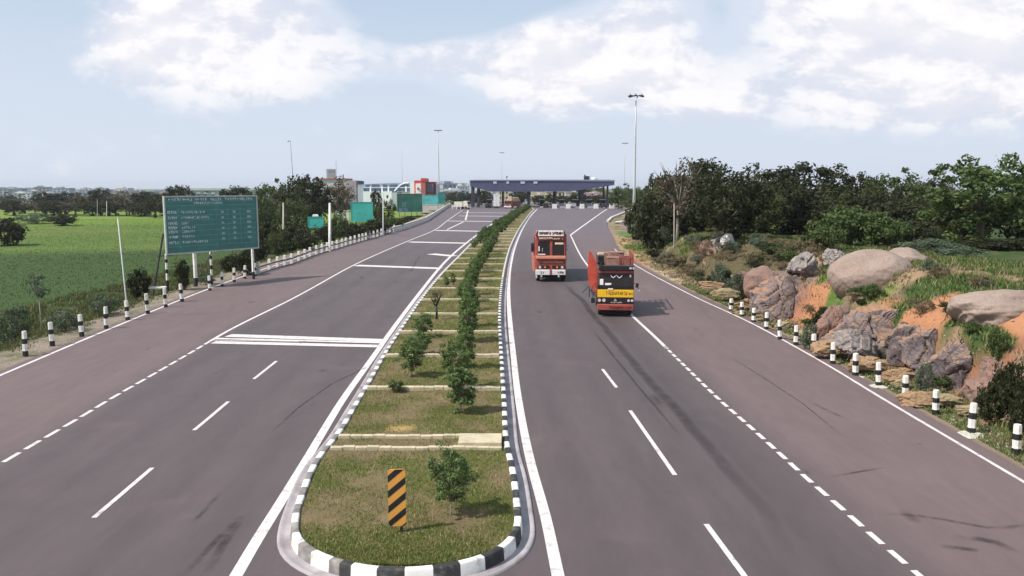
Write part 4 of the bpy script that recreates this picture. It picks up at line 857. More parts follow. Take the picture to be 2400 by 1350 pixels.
mb = MB(); mb.box((0, -.068, (z0+z1)/2-.3), (.5, .01, .1)); glyphs(mb, -.8, .8, z0+.9, z0+1.3, -.068, 5, random.Random(3), 0, .12, .6); mb.build('lettering', M_teal2, pn)
t, pn, W, z0, z1 = board(723, 757, 509, 534, 104, M_teal, 'small_sign', 'small teal sign board left of the thick white post', (-.1, .5)); mb = MB(); mb.box((.0, .02, z1+.22), (.9, .25, .3), taper=.7); mb.build('top_box', M_white, t, bevel=.05)
t, pn, W, z0, z1 = board(931, 990, 454, 497, 185, M_dgreen, 'hoarding', 'dark green hoarding on dark legs at the bend of the parapet', (-.85, -.4, .1, .55)); mb = MB(); glyphs(mb, -W*.42, -.4, z0+.15, z0+.95, -.07, 7, random.Random(9), 0, .1); glyphs(mb, -W*.35, -.9, z0+1.2, z0+2.4, -.07, 4, random.Random(8), 0, .06, .7); mb.build('lettering', mat('blue_lettering', (.22, .28, .50), .6), pn)
board(989, 1027, 457, 490, 236, M_teal2, 'hoarding', 'bright pale teal hoarding right of the dark green one', (-.8, 0, .8)); board(1028, 1043, 452, 487, 250, mat('sea_green_sheet', (.03, .20, .19), .6, .2, .5), 'hoarding', 'narrow sea-green hoarding at the right end of the row', (-.7, .7))
for (u, v, lab) in ((1008, 482, 'white low wall below the pale teal hoarding'), (1034, 481, 'white low wall below the narrow sea-green hoarding')):
    p = at(u, v, 226 if u < 1020 else 240); gz = float(zg(p[0], p[1])); mb = MB(); mb.box((0, 0, (p[2]-gz)/2-.2), (4.3 if u < 1020 else 2.2, .3, p[2]-gz+.8)); mb.box((0, 0, p[2]-gz+.25), (4.4 if u < 1020 else 2.3, .4, .14)); tag(mb.build('low_wall', M_kc, loc=(p[0], p[1], gz)), lab, 'wall')

# ------------------------------------------------------------------ rocks on the right bank
def rock_mat(name, c1, c2, sc=1.5, top=None, cr=.4):
    m = bpy.data.materials.new(name); m.use_nodes = True; t = NT(m.node_tree); tc = t.n('ShaderNodeTexCoord').outputs['Object']
    n1 = t.noise(tc, sc, 7, .65, .3); mp = t.n('ShaderNodeMapping'); mp.inputs['Scale'].default_value = (1, 1, .35); t.set(mp.inputs[0], tc)
    vo = t.n('ShaderNodeTexVoronoi', feature='DISTANCE_TO_EDGE'); t.set(vo.inputs['Vector'], t.mix(.45, mp.outputs[0], t.n('ShaderNodeTexNoise').outputs[1])); vo.inputs['Scale'].default_value = 1.3
    crack = t.m('SUBTRACT', 1., t.ss(vo.outputs[0], 0., .035))
    n2 = t.noise(tc, 14, 6, .75)
    c = t.mix(t.ss(n1, .38, .62), (*c1, 1), (*c2, 1)); k = t.m('ADD', .40, t.m('MULTIPLY', n2, 1.2)); c = t.mix(1., c, t.comb(k, k, k), 'MULTIPLY')
    if top:
        g = t.n('ShaderNodeNewGeometry'); s = t.n('ShaderNodeSeparateXYZ'); t.set(s.inputs[0], g.outputs['True Normal']); c = t.mix(t.m('MULTIPLY', t.ss(t.m('ADD', s.outputs[2], t.m('MULTIPLY', t.m('SUBTRACT', n1, .5), .8)), .55, .8), .85), c, (*top, 1))
    c = t.mix(t.m('MULTIPLY', t.m('MULTIPLY', crack, t.ss(n1, .42, .58)), cr), c, (.07, .05, .045, 1))
    b = t.n('ShaderNodeBsdfPrincipled'); t.set(b.inputs['Base Color'], c); b.inputs['Roughness'].default_value = .9; b.inputs['Specular IOR Level'].default_value = .2
    bn = t.n('ShaderNodeBump'); bn.inputs['Strength'].default_value = .7; bn.inputs['Distance'].default_value = .08; t.set(bn.inputs['Height'], t.m('SUBTRACT', t.noise(tc, 3.5, 9, .72), t.m('MULTIPLY', crack, cr*.5))); t.set(b.inputs['Normal'], bn.outputs[0])
    o = t.n('ShaderNodeOutputMaterial'); t.t.links.new(b.outputs[0], o.inputs[0]); return m
K_pur = rock_mat('purple_grey_rock', (.155, .13, .14), (.27, .20, .165), 2.2, top=(.34, .19, .11), cr=.8); K_red = rock_mat('red_brown_rock', (.26, .155, .12), (.22, .155, .13)); K_grey = rock_mat('grey_rock', (.22, .195, .185), (.33, .28, .245), 2.2, cr=.6); K_dome = rock_mat('smooth_tan_rock', (.29, .215, .175), (.33, .255, .21), .8, cr=0)
K_tan = rock_mat('tan_rock', (.33, .26, .15), (.24, .19, .11)); K_or = rock_mat('orange_rock', (.34, .215, .12), (.30, .20, .125), cr=.1); K_dark = rock_mat('dark_rock', (.11, .09, .095), (.20, .145, .13), 2.2, top=(.32, .21, .13), cr=.8)
def rock(u, v, wpx, hpx, Y, m, label, seed, blocky=.5, depth=1., yaw=None, tilt=0., sub=4, rough=.16, name='rock'):
    """a boulder or jointed block whose middle stands at depth Y, wpx by hpx outline"""
    c = at(u, v, Y); W, Hh = wpx*Y/F/2, hpx*Y/F/2; g = random.Random(seed); gr_ = np.random.default_rng(seed); bm = bmesh.new()
    if blocky < .45: bmesh.ops.create_icosphere(bm, subdivisions=sub+1, radius=1)
    else:
        bmesh.ops.create_cube(bm, size=2); bmesh.ops.subdivide_edges(bm, edges=bm.edges[:], cuts={3: 13, 4: 21, 5: 27}[sub], use_grid_fill=True)
    P0 = np.array([v.co[:] for v in bm.verts]); Q = P0/np.linalg.norm(P0, axis=1)[:, None]
    X_ = Q if blocky < .45 else P0*.78+Q*.22
    for k in range(3 if blocky < .45 else 8):                        # sheared faces
        n = np.array([g.uniform(-1, 1), g.uniform(-1, .6), g.uniform(-.15, .9)]); n /= np.linalg.norm(n); d = g.uniform(.62, .95)+(.1 if blocky < .45 else 0)
        e = X_@n-d; X_ = X_-np.maximum(e, 0)[:, None]*n
    n1_ = fbm(X_[:, 0]*1.6+seed*3.1+X_[:, 2], X_[:, 1]*1.6+X_[:, 2]*1.7+seed, 4, seed)-.5
    out = X_*(1+n1_*2*rough)[:, None]
    if blocky >= .45:                                                # joints: cells pushed in and out
        S_ = gr_.uniform(-1, 1, (26, 3)); A_ = X_*np.array([1.3, 1, .55])+.12*np.c_[fbm(X_[:, 2]*3, X_[:, 0]*3, 3, seed), fbm(X_[:, 1]*3, X_[:, 2]*3, 3, 1), fbm(X_[:, 0]*3, X_[:, 1]*3, 3, 2)]
        D = ((A_[:, None]-(S_*np.array([1.3, 1, .55]))[None])**2).sum(2); k_ = D.argmin(1); Ds = np.sort(D, 1); edge = np.sqrt(Ds[:, 1])-np.sqrt(Ds[:, 0])
        out = out+Q*(gr_.uniform(-.16, .10, 26)[k_]-.07*np.exp(-(edge/.05)**2))[:, None]
    n3_ = fbm(X_[:, 0]*8+seed+X_[:, 2]*5, X_[:, 1]*8-X_[:, 2]*6, 4, seed+50)-.5
    out = out*(1+n3_*(.03 if blocky < .45 else .16))[:, None]
    for vtx, q in zip(bm.verts, out): vtx.co = Vector((q[0]*W*1.15, q[1]*W*depth*1.12, q[2]*Hh*1.18))
    me = bpy.data.meshes.new(name); bm.to_mesh(me); bm.free(); me.materials.append(m)
    if blocky < .45: me.polygons.foreach_set('use_smooth', [True]*len(me.polygons))
    o = bpy.data.objects.new(name, me); C.objects.link(o); o.location = c; o.rotation_euler = (0, R(tilt), g.uniform(-.3, .3) if yaw is None else R(yaw)); tag(o, label, 'rock'); return o
rock(2042, 652, 172, 118, 40, K_dome, 'big smooth domed tan boulder on the grassy bank', 3, .1, .9, sub=5, rough=.08, tilt=4)
rock(1856, 706, 140, 116, 44.6, K_pur, 'tall blue-grey rock face beside the road bank', 4, .8, .7, tilt=-10, sub=5)
rock(1792, 668, 90, 75, 48, K_red, 'red-brown rounded rock left of the blue-grey rock face', 5, .4, .8)
rock(1888, 617, 52, 46, 45, K_grey, 'pointed grey rock on top of the blue-grey face', 6, .8, .9, tilt=20)
rock(1908, 705, 84, 92, 43.4, K_red, 'reddish crumbling rock right of the blue-grey face', 16, .5, .7)
rock(1952, 601, 52, 34, 42, K_grey, 'small pale grey rock touching the left of domed boulder', 7, .7)
rock(2120, 612, 80, 50, 44, K_dome, 'brown rock slab peeping out right of the domed boulder', 8, .3)
rock(2345, 652, 78, 42, 40, K_grey, 'rough pale grey upright rock on the grass at right', 9, .8, .6, tilt=-18)
rock(2400, 742, 340, 110, 30.6, K_dome, 'long low brown rock sheet near the right edge', 10, .2, .6, tilt=7, sub=5, rough=.14)
rock(2032, 780, 190, 126, 34.8, K_pur, 'large ribbed purple-grey rock face above the guard stones', 11, .9, .7, yaw=-8, tilt=3, sub=5)
rock(1952, 765, 76, 80, 36.2, K_red, 'crumbly brown-pink rock joining the ribbed face to the red cleft', 21, .8, .8)
rock(2128, 800, 104, 108, 32.6, K_dark, 'upright column-like rock right of the ribbed face', 12, 1, .7)
rock(2176, 812, 90, 84, 31.4, K_pur, 'dark broken rock between the column rock and dark block', 13, .9, .7)
rock(2236, 856, 124, 116, 28.9, K_dark, 'dark purple square block rock with drill marks low on the bank', 14, 1, .8)
rock(2020, 805, 95, 50, 33.2, K_grey, 'grey slab leaning at the foot of the ribbed face', 15, .8, .7, tilt=16)
rock(1955, 810, 95, 32, 34.3, K_or, 'low orange rock behind the seventh and eighth guard stones', 17, .6, .45)
rock(2030, 850, 84, 26, 31.6, K_or, 'flat orange rock behind the fifth and sixth guard stones', 18, .6, .45)
rock(2100, 878, 90, 26, 30.2, K_or, 'flat orange-tan rock left of the dark block', 19, .6, .45)
rock(2300, 920, 80, 60, 26.8, K_red, 'reddish rock right of the dark block rock', 20, .6)
rock(2350, 870, 70, 60, 27, K_red, 'red rock in the soil slope near the right edge', 30, .6)
seen = {}
for i, (u, v, w, h, Y) in enumerate([(1755, 716, 60, 18, 47.5), (1800, 741, 56, 18, 44), (1845, 767, 56, 18, 41), (1775, 735, 30, 10, 45), (1880, 789, 50, 17, 38), (2110, 903, 50, 16, 28.6), (2160, 938, 90, 27, 26.4), (2222, 942, 60, 20, 26.0), (2275, 966, 60, 20, 25), (2325, 984, 70, 22, 24.2), (2372, 985, 50, 26, 23.9), (1700, 690, 60, 16, 51), (1670, 672, 60, 13, 54), (1735, 737, 30, 8, 45.6), (1818, 778, 28, 8, 40.7)]):
    k = min(range(14), key=lambda q: abs(right[q][0]-u)+2*abs(right[q][1]-v)); side = 'behind' if v < right[k][1]-12 else 'at foot of'
    lab = '%s %s rock %s %s guard stone from right edge' % ('broad flat' if w > 50 else 'small', 'orange-tan' if i % 3 == 0 else 'yellowish tan', side, ords[k])
    if lab in seen: lab = lab.replace(' rock ', ' rock, left one, ' if seen[lab] > u else ' rock, right one, ')
    seen[lab] = u
    o = rock(u, v-5, w, h, Y+.35, K_tan if i % 3 else K_or, lab, 40+i, .75, .5, sub=4, rough=.25); o['group'] = 'low tan rocks along the right verge'
rock(1706, 562, 30, 22, 64, mat('white_rock', (.6, .56, .52), .9, .15, 4, .6, 8), 'small white rock beside the leaning tree trunk', 70, .5); rock(1692, 572, 44, 30, 65, K_grey, 'grey rock at the foot of the leaning tree', 71, .6); rock(1742, 650, 40, 30, 53, K_red, 'small reddish rock in the brown scrubby slope', 72, .6)
rock(1668, 596, 46, 50, 65, K_red, 'pinkish rock outcrop on the scrubby slope left of the leaning trunk', 73, .5)
gr = np.random.default_rng(3)                                             # gravel and stone chips, uncountable
N = 2600; yy = 17+gr.random(N)**1.3*60; dd = .35+gr.exponential(.9, N); xx = RB(yy)+dd; zz = zg(xx, yy); s = gr.uniform(.02, .09, N)
N2 = 900; yl = 26+gr.random(N2)**1.3*40; xl = LB(yl)-.2-gr.exponential(.8, N2); xx, yy, zz, s = np.r_[xx, xl], np.r_[yy, yl], np.r_[zz, zg(xl, yl)], np.r_[s, gr.uniform(.015, .05, N2)]
oc = np.array([(1, 0, 0), (0, 1, 0), (-1, 0, 0), (0, -1, 0), (0, 0, 1), (0, 0, -1)]); n = len(xx); j = gr.uniform(.6, 1.3, (n, 6, 1))
V = (oc[None]*j*s[:, None, None]*np.array([1, 1, .7])+np.c_[xx, yy, zz][:, None]).reshape(-1, 3); F_ = np.array([(0, 1, 4), (1, 2, 4), (2, 3, 4), (3, 0, 4), (1, 0, 5), (2, 1, 5), (3, 2, 5), (0, 3, 5)])
c_ = np.repeat(np.array([(.40, .34, .24), (.5, .46, .38), (.28, .22, .17)])[gr.integers(0, 3, n)], 6, 0)
o = npmesh('gravel', V, (np.arange(n)[:, None, None]*6+F_[None]).reshape(-1, 3), M_ground, c_); tag(o, 'loose stone chips scattered along both road verges', 'gravel', kind='stuff')
# ------------------------------------------------------------------ trucks
M_or1 = mat('orange_red_paint', (.37, .075, .058), .5, .18, 3, dirt=((.22, .13, .10), .50, .6), coat=.1); M_or2 = mat('pale_orange_paint', (.66, .26, .16), .45, .08, 3, dirt=((.4, .18, .1), .6, .4)); M_maroon = mat('dark_maroon_paint', (.11, .028, .022), .55, .25, 3, dirt=((.16, .1, .08), .5, .5))
M_glass = mat('truck_glass', (.026, .02, .02), .2, .3, 1, spec=.22); M_tyre = mat('tyre', (.018, .018, .018), .85, .2, 8); M_under = mat('underbody', (.012, .011, .011), .9, .2, 5)
M_lamp = mat('headlamp_glass', (.62, .58, .60), .15, .15, 9, spec=.8); M_yel = mat('yellow_paint', (.86, .50, .02), .45, .06, 4, dirt=((.55, .25, .03), .58, .5)); M_cream2 = mat('cream_lettering', (.82, .60, .40), .6, .1, 5); M_tarp = mat('orange_tarpaulin', (.48, .07, .04), .7, .18, 2, .5, 3); M_card = mat('cardboard', (.28, .16, .12), .85, .2, 4); M_wood = mat('red_wood_slats', (.36, .10, .075), .7, .25, 4, .2, 20)
M_blkp = mat('glossy_black_paint', (.018, .016, .02), .35, .3, 3, dirt=((.12, .09, .08), .6, .3)); M_plate = mat('number_plate', (.62, .62, .50), .5, .1, 4); M_amber = mat('amber_lens', (.8, .3, .03), .3)
M_whp = mat('white_truck_paint', (.80, .76, .74), .5, .08, 3, dirt=((.4, .3, .26), .58, .5))
def wheel(t, x, y, r=.48, w=.28):
    mb = MB(); n = 20
    prof = [(r*.6, -w/2), (r*.93, -w/2), (r, -w*.35), (r, w*.35), (r*.93, w/2), (r*.6, w/2)]
    V = [(x+b, y+a*math.cos(q), r+a*math.sin(q)) for a, b in prof for q in [k*2*math.pi/n for k in range(n)]]
    mb.add(V, [(i*n+k, i*n+(k+1) % n, (i+1)*n+(k+1) % n, (i+1)*n+k) for i in range(5) for k in range(n)]); wh = mb.build('wheel', M_tyre, t, smooth=True)
    mb = MB(); mb.tube([(x-w*.4, y, r), (x+w*.4, y, r)], r*.6, 14); mb.tube([(x-w*.52, y, r), (x+w*.52, y, r)], r*.22, 10); mb.build('rim', M_or1, wh)
def piece(t, name, m, boxes, bevel=.0, par=None):
    mb = MB()
    for b in boxes: mb.box(b[0], b[1], b[2] if len(b) > 2 else 0, **(b[3] if len(b) > 3 else {}))
    return mb.build(name, m, par or t, bevel=bevel)
def truck_one(loc, rz):
    t = thing('truck', 'orange-red lorry with white name board over the cab and white bumper, in the inner lane', 'truck', loc, rz)
    # cab shell: side profile prism, front leaning back a little
    prof = [(-.04, .98), (0, 2.0), (.10, 3.45), (.30, 3.72), (1.9, 3.72), (1.9, .75), (1.2, .75), (1.15, .95), (.25, .95), (.2, .75), (-.02, .75)]
    mb = MB(); mb.prism(prof, -1.22, 1.22, 'x'); cab = mb.build('cab', M_or1, t, bevel=.07)
    fy = lambda z: -.045+max(0, z-1.0)*.055       # face of the cab at height z
    def fp(name, m, x0, x1, z0, z1, d=.02, bevel=0, par=None, rx=-.055):
        zc = (z0+z1)/2; return piece(t, name, m, [(((x0+x1)/2, fy(zc)-d/2+.0, zc), (x1-x0, d+.02, z1-z0), 0, dict(rx=rx))], bevel, par)
    fp('window_surround', M_maroon, -1.05, 1.12, 2.04, 3.20, .012)
    for x0, x1 in ((-1.0, -.06), (.12, 1.06)):
        w_ = fp('windscreen', M_glass, x0, x1, 2.10, 3.14, .03); piece(t, 'gasket', M_or1, [((x0-.02, fy(2.62)-.02, 2.62), (.06, .05, 1.12), 0, dict(rx=-.055)), ((x1+.02, fy(2.62)-.02, 2.62), (.06, .05, 1.12), 0, dict(rx=-.055))], 0, w_)
    fp('centre_pillar', M_or1, -.04, .10, 2.05, 3.2, .05); fp('ledge', M_or2, -1.16, 1.18, 1.80, 2.05, .14, .04)
    fp('sticker', M_cream2, .32, .98, 2.93, 3.08, .045); fp('sticker', M_whp, -.96, -.86, 2.4, 2.78, .045); fp('sticker', M_whp, -1.0, -.42, 2.12, 2.2, .045)
    piece(t, 'garland', M_cream2, [((-.64, fy(2.5)-.05, 2.6), (.06, .03, .07)), ((-.66, fy(2.5)-.05, 2.45), (.03, .03, .2))])
    hb = piece(t, 'header_panel', M_maroon, [((0.02, .02, 3.42), (2.1, .14, .28))], .02)
    mb = MB(); g = random.Random(5); glyphs(mb, -.92, .15, 3.34, 3.5, -.058, 12, g, 0, .3); glyphs(mb, .2, .95, 3.32, 3.44, -.058, 9, g, 0, .3, .8); mb.build('lettering', M_cream2, hb)
    bd = piece(t, 'name_board', M_whp, [((-.0, -.02, 3.80), (1.95, .06, .42), 0, dict(rx=-.12))], .01)
    mb = MB(); glyphs(mb, -.9, 0, 3.68, 3.92, -.062, 8, g, 0, .22); glyphs(mb, .1, .9, 3.68, 3.92, -.062, 7, g, 0, .25); mb.build('lettering', M_maroon, bd)
    for s_ in (-1, 1): piece(t, 'board_edge', M_maroon, [((s_*1.065, .06, 3.76), (.16, .2, .42), 0, dict(ry=-s_*.45))], .03)
    gp = fp('grille', M_maroon, -.92, 1.05, 1.44, 1.70, .035); mb = MB(); glyphs(mb, -.86, .98, 1.49, 1.65, fy(1.5)-.05, 22, g, 0, .2); mb.build('lettering', mat('faded_red', (.45, .12, .08), .6), gp)
    for x0, x1 in ((-1.02, -.10), (.12, 1.12)):
        lp = fp('lamp_panel', M_blkp, x0, x1, 1.03, 1.29, .035); s = -1 if x0 < 0 else 1
        mb = MB(); mb.tube([((x0+x1)/2+s*.28, fy(1.1)-.075, 1.16), ((x0+x1)/2+s*.28, fy(1.1), 1.16)], .105, 14); mb.build('headlight', M_lamp, lp, smooth=False)
        mb = MB(); mb.tube([((x0+x1)/2-s*.12, fy(1.1)-.07, 1.16), ((x0+x1)/2-s*.12, fy(1.1), 1.16)], .07, 12); mb.build('indicator', M_amber, lp)
    bp = piece(t, 'bumper', M_whp, [((-.62, -.16, .76), (1.12, .22, .40)), ((.62, -.16, .76), (1.08, .22, .40))], .03); piece(t, 'bumper_block', M_or1, [((.01, -.175, .76), (.15, .24, .42))], .02)
    mb = MB(); glyphs(mb, .55, 1.05, .66, .84, -.275, 4, g, 0, .25); glyphs(mb, -.98, -.3, .68, .84, -.275, 4, g, 0, .2, .6); mb.build('markings', M_maroon, bp)
    for x in (-.72, .62): mb = MB(); mb.tube([(x, -.2, .50), (x, -.2, .56)], .06, 10); mb.tube([(x, -.27, .47), (x, -.14, .47)], .075, 12); mb.build('fog_lamp', M_lamp, t)
    piece(t, 'number_plate', M_plate, [((-.62, .3, .34), (.46, .03, .17))]); piece(t, 'underbody', M_under, [((0, .9, .62), (1.7, 1.4, .45)), ((0, 4.8, .75), (1.0, 6.6, .4)), ((0, .12, .5), (2.1, .1, .35))])
    for x in (-.98, .98): wheel(t, x, 1.0 if False else .78); wheel(t, x, 5.6); wheel(t, x, 6.8)
    for x in (-1.1, 1.1): piece(t, 'mudflap', M_whp if x < 0 else M_under, [((x, .22, .55), (.14, .04, .55))])
    for s in (-1, 1):
        dr = piece(t, 'door', M_or1 if s > 0 else M_maroon, [((s*1.225, 1.05, 2.2), (.03, 1.1, 2.3))], .02); piece(t, 'side_window', M_glass, [((s*1.245, 1.05, 2.75), (.02, .85, .8))], 0, dr); piece(t, 'handle', M_steel, [((s*1.25, 1.4, 2.15), (.04, .18, .04))], 0, dr)
    # fender bulges and mirrors
    mb = MB(); mb.prism([(-1.22, .8), (-1.22, 2.15), (-1.36, 2.35), (-1.47, 2.1), (-1.42, 1.2), (-1.38, .8)], .25, .75); mb.build('side_fairing', M_or2, t, bevel=.03)
    mb = MB(); mb.tube([(-1.2, .3, 3.0), (-1.42, .2, 3.05), (-1.42, .2, 2.3), (-1.22, .3, 2.3)], .02, 6); mb.build('mirror_arm', M_dark, t); piece(t, 'mirror', M_blkp, [((-1.42, .16, 2.68), (.24, .07, .66))], .03)
    mb = MB(); mb.tube([(1.2, .3, 2.85), (1.36, .2, 2.85), (1.36, .2, 2.45)], .018, 6); mb.build('mirror_arm', M_dark, t); piece(t, 'mirror', M_steel, [((1.36, .17, 2.62), (.14, .06, .28))], .02)
    # cargo body
    bx = []
    body = piece(t, 'cargo_body', M_maroon, [((0, 5.2, 2.2), (2.5, 6.3, 2.5))], .03)
    for k in range(12): bx += [((s*1.27, 2.25+k*.54, 2.2), (.05, .09, 2.5)) for s in (-1, 1)]
    piece(t, 'stakes', M_or1, bx, 0, body); piece(t, 'rails', M_or1, [((s*1.275, 5.2, z), (.06, 6.3, .10)) for s in (-1, 1) for z in (1.0, 1.8, 2.6, 3.4)], 0, body)
    piece(t, 'tarpaulin', M_card, [((0, 5.2, 3.52), (2.3, 6.1, .16))], .08, body)
def truck_two(loc, rz):
    t = thing('truck', 'loaded lorry with yellow panel under a dark windscreen and an orange sheet sticking out', 'truck', loc, rz)
    prof = [(0, .74), (0, 1.8), (.12, 2.62), (.22, 2.72), (1.55, 2.72), (1.55, .6), (1.3, .6), (1.2, .9), (.4, .9), (.3, .6), (0, .6)]
    mb = MB(); mb.prism(prof, -1.06, 1.06, 'x'); mb.build('cab', M_maroon, t, bevel=.06)
    fy = lambda z: -.005+max(0, z-1.8)*.14
    def fp(name, m, x0, x1, z0, z1, d=.03, bevel=0, par=None, rx=None):
        zc = (z0+z1)/2; rx = (-.14 if zc > 1.82 else 0) if rx is None else rx
        return piece(t, name, m, [(((x0+x1)/2, fy(zc)-d/2, zc), (x1-x0, d+.02, z1-z0), 0, dict(rx=rx))], bevel, par)
    ws = fp('windscreen', M_glass, -.93, 1.0, 1.82, 2.50, .02); g = random.Random(2)
    mb = MB(); gar = [(-.28, 2.42), (-.22, 2.32), (-.12, 2.26), (-.04, 2.34), (.05, 2.42), (.13, 2.33), (.22, 2.25), (.33, 2.33), (.38, 2.42)]
    mb.tube([(x, fy(z)-.045, z) for x, z in gar], .026, 6); mb.build('garland', M_whp, ws)
    for bx_ in [((-.80, fy(2.0)-.03, 2.02), (.2, .012, .34), 0, dict(rx=-.14)), ((-.42, fy(1.9)-.03, 1.90), (.36, .012, .12), 0, dict(rx=-.14)), ((.88, fy(2.1)-.03, 2.05), (.14, .012, .42), 0, dict(rx=-.14)), ((.85, fy(2.3)-.03, 2.38), (.10, .012, .14), 0, dict(rx=-.14))]: piece(t, 'paper', M_whp, [bx_], 0, ws)
    fp('wiper_panel', M_blkp, -1.03, 1.04, 1.60, 1.84, .05, .01)
    mb = MB()
    for x in (-.5, .35): mb.tube([(x, -.06, 1.80), (x+.45, -.04+.03, 1.92)], .012, 4)
    mb.build('wiper', M_dark, t)
    yp = fp('yellow_panel', M_yel, -1.02, 1.04, 1.13, 1.58, .06, .02); mb = MB(); glyphs(mb, -.55, .68, 1.27, 1.48, -.075, 11, g, 0, .16); glyphs(mb, .74, 1.0, 1.27, 1.42, -.075, 3, g, 0, .25); mb.build('lettering', mat('brown_lettering', (.30, .12, .02), .6), yp); piece(t, 'badge', M_cream2, [((-.28, -.08, 1.60), (.30, .04, .12))], .02, yp)
    gr = fp('grille', M_blkp, -1.05, 1.04, .76, 1.11, .05, .015)
    for x, w in ((-.78, .52), (.86, .40)):
        for k in (-.25, .25): mb = MB(); mb.tube([(x+k*w, -.10, .96), (x+k*w, -.04, .96)], .095 if x < 0 else .075, 12); mb.build('headlight', M_lamp, gr)
    mb = MB(); mb.prism([(-.1, .93), (.1, .93), (0, 1.08)], -.08, -.06); mb.build('emblem', M_steel, gr); mb = MB(); glyphs(mb, -.25, .4, .80, .88, -.07, 8, g, 0, .25); mb.build('lettering', M_plate, gr)
    bp = piece(t, 'bumper', M_or1, [((0, -.12, .57), (2.08, .2, .34))], .03); mb = MB(); glyphs(mb, -.35, .95, .48, .64, -.227, 12, g, 0, .25); mb.build('lettering', M_maroon, bp)
    piece(t, 'underbody', M_under, [((0, .8, .48), (1.5, 1.2, .4)), ((0, 3.6, .6), (.9, 5., .35)), ((0, .1, .36), (1.9, .08, .3))])
    for x in (-.85, .85): wheel(t, x, .82, .42, .25); wheel(t, x, 4.4, .42, .45)
    fp('header', M_or1, -.98, 1.02, 2.52, 2.68, .05, .02, rx=-.1)
    piece(t, 'visor', M_blkp, [((.05, .12, 2.83), (2.0, .5, .28))], .03); piece(t, 'marker_lamps', M_lamp, [((.84, -.15, 2.84), (.13, .05, .11)), ((1.0, -.15, 2.84), (.08, .05, .13))])
    for s in (-1, 1):
        mb = MB(); mb.tube([(s*1.06, .1, 1.95), (s*1.26, .0, 1.85), (s*1.34, -.02, 1.6)], .018, 6); mb.build('mirror_arm', M_dark, t)
    piece(t, 'mirror', M_blkp, [((1.24, -.02, 1.84), (.16, .07, .26), 0, dict(ry=.2))], .02); piece(t, 'mirror', M_steel, [((1.36, -.02, 1.52), (.13, .06, .13))], .02)
    piece(t, 'mirror', M_blkp, [((-1.28, .1, .92), (.22, .10, .30))], .03); mb = MB(); mb.tube([(-1.06, .2, 1.2), (-1.3, .1, 1.3), (-1.28, .1, 1.0)], .02, 5); mb.build('mirror_arm', M_dark, t)
    # cargo bed with receding slatted sides
    bed = piece(t, 'cargo_bed', M_wood, [((0, 3.8, 1.05), (2.2, 4.4, .14))], .01)
    for s in (-1, 1):
        bx = [((s*1.08, 1.7+k*.42, 2.25), (.05, .10, 2.5)) for k in range(11)]+[((s*1.09, 3.8, z), (.04, 4.4, .09)) for z in (1.4, 1.9, 2.4, 2.9, 3.45)]
        piece(t, 'side_rack', M_wood, bx, 0, bed)
    piece(t, 'headboard', M_wood, [((x, 1.64, 2.45), (.07, .05, 1.9)) for x in (.3, .45, .62, .8, 1.0)]+[((.65, 1.61, 3.3), (.8, .04, .08))], 0, bed)
    mb = MB(); g = random.Random(8)
    for (x, y, z, w, d, h, lab) in ((-.1, 2.1, 2.6, .75, .8, 1.3, 'brown carton standing at the front of the load'), (.1, 2.9, 2.75, .9, .7, 1.5, 'tall dusty crate behind the front carton'), (-.55, 3.6, 2.3, .9, .8, 2.2, 'wide brown crate deep in the load'), (.35, 4.2, 2.2, 1.2, 1., 2.0, 'dusty sack-coloured crate at the back of the load')):
        M4 = Matrix.Translation(loc) @ Matrix.Rotation(rz, 4, 'Z'); q = MB(); q.box((0, 0, 0), (w, d, h), rz=g.uniform(-.1, .1)); q.box((0, -d/2-.01, h*.2), (w*.9, .03, .05)); q.box((0, 0, h/2+.02), (w*1.03, d*1.03, .05))
        o = q.build('crate', M_card, loc=M4 @ Vector((x, y, z)), bevel=.015); o.rotation_euler = (0, 0, rz); tag(o, lab+' on the yellow-fronted truck', 'crate', 'crates loaded on the truck')
    M4 = Matrix.Translation(loc) @ Matrix.Rotation(rz, 4, 'Z')
    q = thing('television', 'old grey boxy set with pale top lying on the truck cab roof', 'appliance', M4 @ Vector((-.86, .7, 3.02)), rz+.1); mb = MB(); mb.box((0, 0, .22), (.36, .4, .52)); mb.build('casing', M_dark, q, bevel=.03); mb = MB(); mb.box((0, -.21, .2), (.28, .02, .36)); mb.build('screen', M_glass, q); mb = MB(); mb.box((0, 0, .56), (.36, .36, .14)); mb.build('top_box', M_cream, q, bevel=.02)
    # orange sheet: a tall curved fin lashed beside the cab
    mb = MB(); out = [(-1.52, 1.85), (-1.60, 2.4), (-1.60, 3.0), (-1.56, 3.72), (-1.49, 3.80), (-1.36, 3.62), (-1.20, 3.3), (-1.10, 2.9), (-1.04, 2.4), (-1.05, 1.95), (-1.16, 1.55), (-1.38, 1.62)]
    n = len(out); mb.prism([(x-0, z-1.6) for x, z in out], -.03, .03)
    o = mb.build('orange_sheet', M_tarp, loc=M4 @ Vector((0, .15, 1.6)), bevel=.015); o.rotation_euler = (0, R(0), rz-R(4)); tag(o, 'orange pointed sheet lashed upright at the left side of the yellow-fronted truck', 'sheet')
    mb = MB()
    for a, b in (((-1.55, .1, 1.75), (-1.9, .1, 1.35)), ((-1.5, .1, 1.7), (-1.5, .1, 1.1)), ((-1.05, .1, 1.5), (-1.5, .1, 1.5)), ((-1.4, .1, 1.6), (-1.2, .1, 1.15)), ((-1.1, .1, 3.1), (-.9, .2, 3.2)), ((-1.0, .05, 2.7), (-.82, .1, 3.15)), ((-1.1, .05, 1.35), (-1.42, .05, 1.42))): mb.tube([a, b], .025, 6)
    mb.build('support_bars', M_dark, t); piece(t, 'bundle', M_tarp, [((-1.12, .1, 1.5), (.22, .16, .26), 0, dict(ry=.4))], .04)
